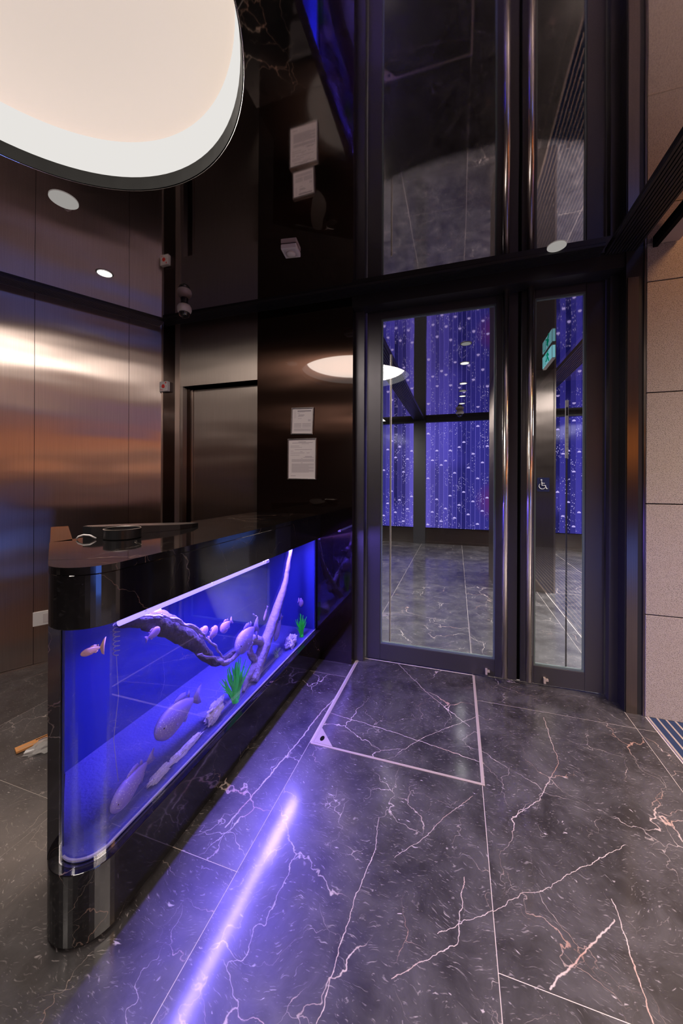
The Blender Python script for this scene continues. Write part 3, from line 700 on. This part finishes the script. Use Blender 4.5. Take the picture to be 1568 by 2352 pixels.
lo = bpy.data.objects.new('lettering', me); COL.objects.link(lo); lo.parent = fc
lo.matrix_local = T @ Matrix.Translation((x0 + .008, Y - .0347, z0 + .008)) @ Matrix.Rotation(PI / 2, 4, 'X')

# framed certificates
def certificate(xc, zc, w_, h_, rot, label, lines):
    t = thing('framed_certificate', label, 'framed paper', (xc, Y, zc)); R = Matrix.Rotation(math.radians(rot), 4, 'Y')
    def b(a0, a1, c0, c1, y0, y1): return box(bmn(), a0, a1, -y1, -y0, c0, c1, R)
    fw = .009
    obj('paper', b(-w_ / 2 + .004, w_ / 2 - .004, -h_ / 2 + .004, h_ / 2 - .004, .002, .008), M['paper'], t)
    fr = bmn()
    for (a0, a1, c0, c1) in ((-w_ / 2, -w_ / 2 + fw, -h_ / 2, h_ / 2), (w_ / 2 - fw, w_ / 2, -h_ / 2, h_ / 2), (-w_ / 2 + fw, w_ / 2 - fw, h_ / 2 - fw, h_ / 2), (-w_ / 2 + fw, w_ / 2 - fw, -h_ / 2, -h_ / 2 + fw)):
        box(fr, a0, a1, -.016, -.0005, c0, c1, R)
    obj('frame', fr, M['frame'], t, bevel=.002)
    ink = bmn(); 
    for (a0, a1, zf, th) in lines:
        box(ink, -w_ / 2 + .016 + a0 * (w_ - .032), -w_ / 2 + .016 + a1 * (w_ - .032), -.0084, -.0079, h_ / 2 - .016 - zf * (h_ - .032) - th, h_ / 2 - .016 - zf * (h_ - .032), R)
    obj('print', ink, M['ink'], t)
ln1 = [(.22, .95, .04, .008), (.22, .62, .10, .002), (.22, .36, .17, .002), (.28, .60, .23, .004), (.25, .55, .28, .003), (.25, .45, .38, .002)]
ln1 += [(.03, .15, .05 + .06 * k, .0018) for k in range(6)] + [(.80, .95, .44 + .03 * k, .0018) for k in range(3)] + [(.05, .45, .60 + .033 * k, .0018) for k in range(6)] + [(.50, .97, .60 + .033 * k, .0018) for k in range(6)] + [(.05, .97, .84 + .03 * k, .0018) for k in range(4)]
ln2 = [(.35, .65, .03, .003), (.10, .92, .055, .003), (.48, .78, .09, .002), (.03, .38, .14, .0022), (.03, .50, .18, .002), (.20, .90, .24, .0025), (.03, .15, .28, .002), (.42, .52, .30, .002), (.03, .60, .335, .0022), (.68, .80, .335, .0022), (.03, .40, .39, .002), (.62, .90, .43, .0035), (.55, .97, .455, .002), (.46, .52, .48, .002)]
ln2 += [(.08, .97, .505 + .016 * k, .0016) for k in range(5)] + [(.45, .53, .60, .002)] + [(.08, .97 - .2 * (k % 5 == 4), .625 + .0165 * k, .0016) for k in range(15)] + [(.05, .25, .95, .003)]
certificate(-1.130, 1.812, .186, .208, 1.8, 'smaller silver-framed certificate, the upper of two on the black wall', ln1)
certificate(-1.132, 1.520, .240, .316, 0.3, 'larger silver-framed certificate, the lower of two on the black wall', ln2)

# ------------------------------------------------------------------ reception counter
AC = Vector((-1.09, .843)); AR = .110; ENDN = Vector((-.554, -.833)).normalized(); ENDD = Vector((-.833, .554)).normalized()
A1 = math.atan2(ENDN.y, ENDN.x)
def corner(o, a0=0.0, a1=A1, n=18, y0=2.549):
    pts = [(-.98 - o, y0)] if a0 == 0.0 else []
    for k in range(n + 1):
        a = a0 + (a1 - a0) * k / n
        pts.append((AC.x + (AR - o) * math.cos(a), AC.y + (AR - o) * math.sin(a)))
    return pts
def endpt(x, o=0.0):      # point on the end line (moved inwards by o) at the given x
    s = AC + ENDN * (AR - o); t = (x - s.x) / ENDD.x; return (x, s.y + ENDD.y * t)
def main_outline(o=0.0, back=-1.55): return corner(o) + [endpt(back, o), (back, 2.549)]
rc = thing('reception_counter', 'black marble reception counter with rounded corner standing by the black wall', 'counter', (-1.25, 1.6, 0)); T = off(rc)
kick = prism(bmn(), main_outline(.012), 0, .012, T); obj('kick', kick, M['blackgap'], rc)
pl = obj('plinth', prism(bmn(), main_outline(), .012, .220, T), M['counter'], rc, bevel=.002)
obj('fascia', prism(bmn(), main_outline(), .920, 1.078, T), M['counter'], rc, bevel=.003)
# top in three slabs with fine pale joints
out = main_outline(-.001)
def cut(pts, n, d, keep):  # clip polygon with n.p<=d
    res = []
    for i in range(len(pts)):
        a, b_ = Vector(pts[i]), Vector(pts[(i + 1) % len(pts)]); da, db = n.dot(a) - d, n.dot(b_) - d
        if not keep: da, db = -da, -db
        if da <= 0: res.append(tuple(a))
        if (da < 0 < db) or (db < 0 < da):
            q = a + (b_ - a) * (da / (da - db)); res.append(tuple(q))
    return res
n1 = Vector((-.40, .916)).normalized(); p1 = Vector((-.98, .905)); d1_ = n1.dot(p1)
n2 = Vector((.45, .893)).normalized(); p2 = Vector((-.98, 1.79)); d2_ = n2.dot(p2)
n1 = Vector((-.44, .90)).normalized(); d1_ = n1.dot(p1)
slabs = [cut(out, n1, d1_ - .001, True), cut(cut(out, n1, d1_ + .001, False), n2, d2_ - .001, True), cut(out, n2, d2_ + .001, False)]
for s in slabs: obj('top_slab', prism(bmn(), s, 1.0785, 1.100, T), M['counter'], rc)
obj('joint_filler', prism(bmn(), main_outline(.004), 1.0782, 1.0992, T), M['grout'], rc)
# end arm (thin marble wall that carries on past the staff side)
def armpoly(t0, t1, w0, w1):
    s = AC + ENDN * AR
    return [tuple(s + ENDD * t0 - ENDN * w0), tuple(s + ENDD * t1 - ENDN * w0), tuple(s + ENDD * t1 - ENDN * w1), tuple(s + ENDD * t0 - ENDN * w1)]
tm = (-1.552 - (AC + ENDN * AR).x) / ENDD.x
obj('end_wall', prism(bmn(), armpoly(tm, 1.085, 0, .075), 0, 1.100, T), M['counter'], rc, bevel=.002)
obj('end_panel', prism(bmn(), armpoly(0.005, tm, 0, .030), .2205, .9195, T), M['counter'], rc)
obj('cabinet_back', box(bmn(), -1.548, -1.44, 1.10, 2.548, .2205, .9195, T), M['black_steel'], rc)

# ------------------------------------------------------------------ aquarium built into the counter
aq = thing('aquarium', 'long blue-lit aquarium built into the front of the black counter', 'aquarium', (-1.2, 1.6, .22)); T = off(aq)
def tp(pts): return [(p[0] - aq.location.x, p[1] - aq.location.y) for p in pts]
a_end = math.radians(-104)
inn = corner(.030, 0.0, a_end, 18, 2.53); oun = corner(.022, 0.0, a_end, 18, 2.53)
bm = strip(bmn(), tp(inn), tp(oun), .2215 - .22, .9185 - .22)
g = obj('glass', bm, M['tankglass'], aq)
bed = corner(.034, 0.0, A1, 18, 2.53); bed = bed[:-1] + [endpt(-1.12, .034), endpt(-1.425, .05), (-1.425, 2.53)]
obj('tank_bed', prism(bmn(), tp(bed), .0015, .008), M['gravel'], aq)
bk = obj('back_panel', box(bmn(), -1.436, -1.426, endpt(-1.426)[1] + .05, 2.53, .2215, .9185, T), M['tankback'], aq)
bm = bmn(); s = AC + ENDN * (AR - .034); e = Vector(endpt(-1.425, .034)); nn = -ENDN * .006
s2 = s + ENDD * .015
prism(bm, tp([s2, e, e + nn, s2 + nn]), .0015, .6985); obj('end_backing', bm, M['tankback'], aq)
obj('end_backing', box(bmn(), -1.425, -1.012, 2.531, 2.540, .2215, .9185, T), M['tankback'], aq)
# silicone seam along the glass foot
sm = strip(bmn(), tp(corner(.036, 0, a_end, 18, 2.53)), tp(corner(.0301, 0, a_end, 18, 2.53)), .0085, .014); obj('seam', sm, M['bag'], aq)
obj('corner_post', tube(bmn(), [T @ Vector((-1.018, 2.522, .222)), T @ Vector((-1.018, 2.522, .918))], .006, 8), M['tankback'], aq)
tb = thing('led_tube', 'glowing violet-blue LED tube hung under the top edge of the aquarium', 'lamp', (-1.05, 1.4, .90)); TT = off(tb)
obj('tube', tube(bmn(), [TT @ Vector((-1.050, .90, .882)), TT @ Vector((-1.050, 1.84, .882))], .0095, 14), M['tube'], tb, smooth=True)
obj('end_cap', tube(bmn(), [TT @ Vector((-1.050, 1.84, .882)), TT @ Vector((-1.050, 1.875, .882))], .0115, 14), M['white'], tb)
for y in (1.0, 1.37, 1.82): obj('clip', box(bmn(), -1.058, -1.042, y - .006, y + .006, .880, .9185, TT), M['bag'], tb)
obj('led_strip', box(bmn(), -1.088, -1.066, 1.0, 2.30, .9155, .9195, T), M['strip'], aq)
# air hose, a small coil at the near end
bm = bmn(); pts = []
for k in range(0, 121):
    a = k * 2 * PI / 12; z = .905 - k * .00135; pts.append(T @ Vector((-1.125 + .010 * math.cos(a), .955 + .010 * math.sin(a), z)))
obj('air_hose', tube(bm, pts, .0018, 6), M['bag'], aq)
bm = tube(bmn(), [T @ Vector(p) for p in ((-1.125, .955, .74), (-1.12, .96, .60), (-1.13, .95, .45), (-1.12, .96, .30))], .0012, 6); obj('air_line', bm, M['bag'], aq)

# ------------------------------------------------------------------ fish
def fish(nose, tail, hgt, label, mat, fork=.5, thick=.42, roll=0.0, dorsal=1.0, tall=1.0, group=None):
    nose, tail = Vector(nose), Vector(tail); Lh = (nose - tail).length
    ax = (nose - tail).normalized(); side = ax.cross(Vector((0, 0, 1)))
    if side.length < .2: side = ax.cross(Vector((1, 0, 0)))
    side.normalize(); up = side.cross(ax).normalized()
    mid = (nose + tail) / 2
    R = Matrix((( ax.x, side.x, up.x, mid.x), (ax.y, side.y, up.y, mid.y), (ax.z, side.z, up.z, mid.z), (0, 0, 0, 1))) @ Matrix.Rotation(roll, 4, 'X')
    bm = bmn(); rings = []; nst = 22; nr = 14
    for i in range(nst + 1):
        s_ = i / nst                      # 0 nose .. 1 tail root
        x = Lh / 2 - s_ * Lh * .80
        hh = max(.02, math.sin(PI * min(1, s_ ** .72 * .965)) ** .80) * hgt / 2
        if s_ > .8: hh = max(hh, hgt * .085)
        ww = hh * thick * (1 - .45 * s_) * 1.25
        zoff = -hgt * .03 * math.sin(PI * s_)
        rings.append([bm.verts.new((x, ww * math.cos(a), zoff + hh * math.sin(a))) for a in [2 * PI * k / nr for k in range(nr)]])
    for i in range(nst):
        for k in range(nr): bm.faces.new((rings[i][k], rings[i][(k + 1) % nr], rings[i + 1][(k + 1) % nr], rings[i + 1][k]))
    bm.faces.new(rings[0][::-1]); bm.faces.new(rings[-1])
    I = Matrix.Identity(4); xt = Lh / 2 - Lh * .78
    tl = Lh * .22; th = hgt * .36 * tall
    plate(bm, [(xt, -hgt * .07), (xt - tl * .55, -th * .8), (xt - tl, -th), (xt - tl * (1 - fork * .45), 0), (xt - tl, th), (xt - tl * .55, th * .8), (xt, hgt * .07)], .0015 + hgt * .012, I)
    # dorsal, soft dorsal and anal fins
    dz = hgt * .40
    plate(bm, [(Lh * .18, dz), (Lh * .10, dz + hgt * .16 * dorsal), (-Lh * .02, dz + hgt * .20 * dorsal), (-Lh * .12, dz + hgt * .12 * dorsal), (-Lh * .13, dz - hgt * .06), (0, dz - hgt * .1)], .0015, I)
    plate(bm, [(-Lh * .14, dz - hgt * .08), (-Lh * .19, dz + hgt * .10), (-Lh * .22, dz - hgt * .02), (-Lh * .21, dz - hgt * .2)], .0015, I)
    plate(bm, [(-Lh * .02, -dz + hgt * .02), (-Lh * .13, -dz - hgt * .14), (-Lh * .22, -dz + hgt * .10), (-Lh * .16, -dz + hgt * .16)], .0015, I)
    plate(bm, [(Lh * .10, -dz), (Lh * .03, -dz - hgt * .13), (Lh * .01, -dz + hgt * .04)], .0015, I)
    f = obj('fish', bm, mat, smooth=True); f.matrix_world = R
    for sgn in (1, -1):
        wv_ = hgt * .5 * math.sin(PI * (.13 ** .72)) ** .8 * thick * 1.18
        e = bmn(); lathe(e, (0, 0, 0), [(.001, -hgt * .01), (hgt * .05, 0), (hgt * .035, hgt * .02), (.001, hgt * .026)], 12, True, Matrix.Translation((Lh * .5 - Lh * .105, sgn * wv_ * .78, hgt * .07)) @ Matrix.Rotation(-sgn * PI / 2, 4, 'X'))
        obj('eye', e, M['eye'], f)
        # pectoral fin and gill cover
        pf = bmn(); plate(pf, [(0, 0), (-Lh * .10, -hgt * .02), (-Lh * .12, -hgt * .12), (-Lh * .04, -hgt * .10)], .0014, Matrix.Translation((Lh * .20, sgn * hgt * .5 * thick * 1.08, -hgt * .10)) @ Matrix.Rotation(sgn * .25, 4, 'Z'))
        obj('pectoral_fin', pf, mat, f)
    return tag(f, label, 'fish', group)
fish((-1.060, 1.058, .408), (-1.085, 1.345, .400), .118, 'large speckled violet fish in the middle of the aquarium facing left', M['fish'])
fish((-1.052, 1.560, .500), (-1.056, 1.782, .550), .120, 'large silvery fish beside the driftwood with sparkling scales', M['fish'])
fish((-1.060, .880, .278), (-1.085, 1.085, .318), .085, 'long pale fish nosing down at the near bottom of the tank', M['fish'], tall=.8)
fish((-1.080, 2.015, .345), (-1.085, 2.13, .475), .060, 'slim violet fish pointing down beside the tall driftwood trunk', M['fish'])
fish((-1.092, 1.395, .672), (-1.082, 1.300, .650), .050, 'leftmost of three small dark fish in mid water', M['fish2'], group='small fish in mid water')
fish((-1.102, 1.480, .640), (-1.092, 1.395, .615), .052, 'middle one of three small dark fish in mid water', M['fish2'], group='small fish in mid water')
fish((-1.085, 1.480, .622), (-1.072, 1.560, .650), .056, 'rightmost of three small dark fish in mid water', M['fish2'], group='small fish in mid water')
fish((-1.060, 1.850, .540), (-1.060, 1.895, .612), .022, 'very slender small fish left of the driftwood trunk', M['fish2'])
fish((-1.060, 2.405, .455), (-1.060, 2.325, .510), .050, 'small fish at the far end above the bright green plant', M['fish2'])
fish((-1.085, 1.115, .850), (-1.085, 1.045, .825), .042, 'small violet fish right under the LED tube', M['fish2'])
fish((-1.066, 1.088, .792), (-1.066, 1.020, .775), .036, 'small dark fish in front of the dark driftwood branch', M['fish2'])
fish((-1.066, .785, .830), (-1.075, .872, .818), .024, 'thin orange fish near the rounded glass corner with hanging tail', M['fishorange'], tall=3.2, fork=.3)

# driftwood
def limb(bm, pts, rs, seed=0, n=12):
    P = [Vector(p) for p in pts]; out_ = []; rr = []
    for i in range(len(P) - 1):
        for k in range(8):
            t_ = k / 8; a = P[max(i - 1, 0)]; b_ = P[i]; c_ = P[i + 1]; d_ = P[min(i + 2, len(P) - 1)]
            q = .5 * ((2 * b_) + (-a + c_) * t_ + (2 * a - 5 * b_ + 4 * c_ - d_) * t_ * t_ + (-a + 3 * b_ - 3 * c_ + d_) * t_ ** 3)
            out_.append(q); rr.append(rs[i] + (rs[i + 1] - rs[i]) * t_)
    out_.append(P[-1]); rr.append(rs[-1]); v0 = len(bm.verts)
    tube(bm, out_, rr, n, rx=.75)
    bm.verts.ensure_lookup_table()
    for v in bm.verts[v0:]:
        nz = mnoise.noise(v.co * 26 + Vector((seed, 0, 0))) + .6 * mnoise.noise(v.co * 70)
        v.co += Vector((.25, .6, .6)) * nz * .012
w1 = bmn()
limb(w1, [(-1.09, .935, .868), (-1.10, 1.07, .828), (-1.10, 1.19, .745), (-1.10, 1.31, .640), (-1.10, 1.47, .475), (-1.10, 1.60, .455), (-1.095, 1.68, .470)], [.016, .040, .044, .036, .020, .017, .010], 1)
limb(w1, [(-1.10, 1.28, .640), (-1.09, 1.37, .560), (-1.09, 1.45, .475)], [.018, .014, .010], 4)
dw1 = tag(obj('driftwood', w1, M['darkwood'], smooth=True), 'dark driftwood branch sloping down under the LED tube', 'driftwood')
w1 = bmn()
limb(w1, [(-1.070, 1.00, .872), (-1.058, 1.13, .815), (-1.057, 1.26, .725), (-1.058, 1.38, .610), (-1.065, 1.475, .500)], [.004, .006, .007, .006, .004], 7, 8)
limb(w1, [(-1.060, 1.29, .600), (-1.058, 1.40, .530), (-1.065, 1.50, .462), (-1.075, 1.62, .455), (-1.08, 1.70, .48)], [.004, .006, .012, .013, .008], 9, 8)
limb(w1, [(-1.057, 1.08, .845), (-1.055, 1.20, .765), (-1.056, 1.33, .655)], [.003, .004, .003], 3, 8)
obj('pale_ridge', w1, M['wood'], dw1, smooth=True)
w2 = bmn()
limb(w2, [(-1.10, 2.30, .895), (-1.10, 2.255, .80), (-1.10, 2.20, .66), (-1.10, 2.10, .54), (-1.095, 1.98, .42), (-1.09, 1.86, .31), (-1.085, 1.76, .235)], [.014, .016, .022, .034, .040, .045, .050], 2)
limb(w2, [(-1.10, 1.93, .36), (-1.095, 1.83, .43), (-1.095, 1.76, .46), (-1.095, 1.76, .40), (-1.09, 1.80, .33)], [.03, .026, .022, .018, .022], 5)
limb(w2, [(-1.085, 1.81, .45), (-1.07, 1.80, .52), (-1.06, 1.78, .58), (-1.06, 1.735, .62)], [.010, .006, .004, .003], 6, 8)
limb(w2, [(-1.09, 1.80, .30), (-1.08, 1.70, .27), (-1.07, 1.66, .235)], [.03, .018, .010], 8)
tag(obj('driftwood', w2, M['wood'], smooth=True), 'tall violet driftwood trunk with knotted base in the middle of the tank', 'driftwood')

def rock(c, sx, sy, sz, seed, label, rot=0):
    bm = bmn(); bmesh.ops.create_icosphere(bm, subdivisions=4, radius=1)
    for v in bm.verts:
        n_ = v.co.copy(); d = .42 * mnoise.noise(n_ * 1.6 + Vector((seed, 0, 0))) + .42 * abs(mnoise.noise(n_ * 3.6 + Vector((0, seed, 0)))) + .22 * mnoise.noise(n_ * 9) - .12
        v.co = n_ * (1 + d); v.co = Vector((v.co.x * sx, v.co.y * sy, v.co.z * sz))
        if v.co.z < -sz * .8: v.co.z = -sz * .8
    bmesh.ops.rotate(bm, verts=bm.verts, matrix=Matrix.Rotation(rot, 3, 'X'))
    o = obj('rock', bm, M['rockm'], smooth=False); o.location = c
    zmin = min(v.co.z for v in o.data.vertices); o.location.z = .2282 - zmin
    return tag(o, label, 'rock')
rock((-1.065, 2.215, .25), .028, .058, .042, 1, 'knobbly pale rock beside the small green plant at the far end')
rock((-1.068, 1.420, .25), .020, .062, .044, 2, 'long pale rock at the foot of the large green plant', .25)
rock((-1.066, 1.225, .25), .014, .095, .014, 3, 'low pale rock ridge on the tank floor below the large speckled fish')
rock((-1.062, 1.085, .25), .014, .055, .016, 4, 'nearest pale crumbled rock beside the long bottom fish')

def plant(c, n, h, spread, mat, label, seed, wid=.007):
    t = thing('aquarium_plant', label, 'plant', c); rs = random.Random(seed)
    obj('root_clump', lathe(bmn(), (0, 0, 0), [(.016, 0), (.014, .010), (.004, .022)], 10), mat, t)
    for k in range(n):
        a = rs.uniform(-1, 1); hh = h * rs.uniform(.62, 1.05) * (1 - .25 * abs(a)); dx = rs.uniform(-.022, .016)
        bm = bmn(); prev = None; y0 = a * spread * .25
        fs = []
        for i in range(7):
            q = i / 6; y = y0 + a * spread * q ** 1.5 + .006 * math.sin(q * 6 + k); z = .005 + hh * q; x = dx * q + .003 * math.sin(q * 5 + 2 * k)
            wd = wid * (.5 + 1.2 * q - 1.65 * q * q) + .0006
            tw = .5 * math.sin(k)
            v = (bm.verts.new((x - wd * math.sin(tw), y - wd * math.cos(tw), z)), bm.verts.new((x, y, z + .001)), bm.verts.new((x + wd * math.sin(tw), y + wd * math.cos(tw), z)))
            if prev: bm.faces.new((prev[0], prev[1], v[1], v[0])); bm.faces.new((prev[1], prev[2], v[2], v[1]))
            prev = v
        r_ = bmesh.ops.extrude_face_region(bm, geom=bm.faces[:])
        for v in r_['geom']:
            if isinstance(v, bmesh.types.BMVert): v.co.x += .0012
        o = obj('leaf', bm, mat, t)
    return t
plant((-1.062, 1.575, .2285), 46, .215, .085, M['leaf2'], 'large teal-green plant with long blades in the middle of the tank', 3, .0085)
plant((-1.060, 2.385, .2285), 30, .165, .045, M['leaf'], 'smaller bright green grassy plant at the far end of the tank', 5, .006)
plant((-1.09, 2.06, .2285), 14, .06, .05, simple('grey_green_moss', (.20, .34, .30), .8), 'low grey-green tuft of moss between trunk and far rock', 9, .004)

# ------------------------------------------------------------------ things on the counter
ct = 1.1005
t = thing('round_cup', 'short round black cup standing on the counter top', 'cup', (-1.375, 1.195, ct))
obj('wall', lathe(bmn(), (0, 0, 0), [(.066, 0), (.071, .003), (.0715, .042), (.0685, .043), (.067, .006), (.001, .005)], 48, True), M['blackplastic'], t, smooth=False)
obj('rim', lathe(bmn(), (0, 0, 0), [(.0716, .0405), (.0722, .0425), (.070, .0438), (.0680, .0428)], 48, False), M['steel_bright'], t)
lp = [(-1.605, 1.205), (-1.60, 1.26), (-1.575, 1.36), (-1.53, 1.46), (-1.475, 1.56), (-1.42, 1.645), (-1.385, 1.675), (-1.365, 1.66), (-1.335, 1.58), (-1.335, 1.49), (-1.375, 1.40), (-1.44, 1.31), (-1.475, 1.24), (-1.490, 1.195), (-1.52, 1.165), (-1.57, 1.165)]
def wedge(pts, h0, h1, z0):
    bm = bmn(); a = []; b_ = []
    for (x, y) in pts:
        q = max(0, min(1, (y - 1.16) / .515)); a.append(bm.verts.new((x, y, ct + (z0 if z0 == 0 else h0 + (h1 - h0) * q)))); b_.append(bm.verts.new((x, y, ct + (h0 + (h1 - h0) * q) + (0.0012 if z0 else 0))))
    bm.faces.new(a[::-1]); bm.faces.new(b_)
    for i in range(len(a)): bm.faces.new((a[i], a[(i + 1) % len(a)], b_[(i + 1) % len(a)], b_[i]))
    return bm
t = thing('mesh_topped_tray', 'long half-moon black device with grey mesh top at the counter back edge', 'tray', (0, 0, 0))
obj('body', wedge(lp, .045, .014, 0), M['blackplastic'], t)
cx_, cy_ = sum(p[0] for p in lp) / len(lp), sum(p[1] for p in lp) / len(lp)
ip = [(cx_ + (x - cx_) * .95, cy_ + (y - cy_) * .975) for x, y in lp]
obj('mesh_top', wedge(ip, .0452, .0142, 1), M['mesh'], t)
bm = bmn(); tube(bm, [(-1.515, 1.098, ct + .0035), (-1.508, 1.101, ct + .013), (-1.488, 1.108, ct + .020), (-1.464, 1.117, ct + .018), (-1.444, 1.128, ct + .0045)], .0038, 8)
tag(obj('cable', bm, M['white'], smooth=True), 'short white cable arching beside the mesh-topped device', 'cable')

# packet left on the floor behind the counter
t = thing('card_packet', 'orange card packet with crumpled clear bag lying on the floor behind the counter', 'packet', (-2.02, 1.27, .001))
R = Matrix.Rotation(math.radians(35), 4, 'Z')
Rp = Matrix.Translation((-.02, .02, 0)) @ Matrix.Rotation(math.radians(68), 4, 'Z')
obj('card', box(bmn(), -.09, .13, -.022, .022, .001, .012, Rp), M['orange'], t, bevel=.001)
obj('hang_slot', box(bmn(), -.01, .045, .008, .014, .0121, .0126, Rp), M['blackgap'], t)
obj('emblem', lathe(bmn(), (0, 0, 0), [(.012, 0), (.012, .0006)], 20, True, Rp @ Matrix.Translation((.015, -.008, .0121)) @ Matrix.Diagonal((1.6, .8, 1, 1))), M['ink'], t)
bm = bmn()
for a_, b_, zf in ((-.08, -.02, -.012), (-.08, -.03, -.004), (.055, .12, -.008), (.055, .12, .002)): box(bm, a_, b_, zf, zf + .003, .0121, .0124, Rp)
obj('print', bm, M['rail'], t)
bm = bmn(); bmesh.ops.create_icosphere(bm, subdivisions=3, radius=1)
for v in bm.verts:
    d = 1 + .5 * mnoise.noise(v.co * 2.5) + .25 * mnoise.noise(v.co * 7)
    v.co = Vector((v.co.x * .085 * d, v.co.y * .045 * d, max(0, v.co.z * .030 * d) + .001)); v.co = Rp @ (v.co + Vector((.03, -.072, 0)))
obj('clear_bag', bm, M['bag'], t, smooth=False)

# ------------------------------------------------------------------ the corridor behind and to the right of the camera
st(obj('wall_corridor', box(bmn(), 5.5, 5.6, -3.1, 2.6, 0, 3.9), M['midwall']))
st(obj('wall_behind', box(bmn(), -5.6, 5.6, -3.2, -3.01, 0, 3.9), M['dark']))
st(obj('wall_far_left', box(bmn(), -5.75, -5.61, -3.1, 2.7, 0, 3.3), M['dark']))
st(obj('ceiling_corridor', box(bmn(), 1.19, 5.6, -3.1, 2.6, 3.42, 3.52), M['midwall']))
tag(obj('shop_sign', box(bmn(), 5.42, 5.49, -1.3, 1.9, 2.36, 2.56), M['orangesign']), 'lit orange shop sign across the corridor', 'sign')
tag(obj('light_strip', box(bmn(), 5.40, 5.49, -1.3, 1.7, 1.98, 2.01), M['whitestrip']), 'thin white light strip under the orange shop sign', 'lamp')
tag(obj('lit_display', box(bmn(), 2.50, 2.60, -1.9, -.7, .004, .52), M['bluesign']), 'low blue lit display standing in the corridor', 'sign')
tag(obj('lit_display', box(bmn(), 5.42, 5.49, -.2, 1.2, 3.00, 3.12), M['bluesign']), 'high blue lit panel across the corridor', 'sign')
tag(obj('shop_sign', box(bmn(), 2.75, 4.8, -3.0, -2.95, 1.75, 2.3), M['orangesign']), 'lit orange shop sign at the rear of the corridor', 'sign')
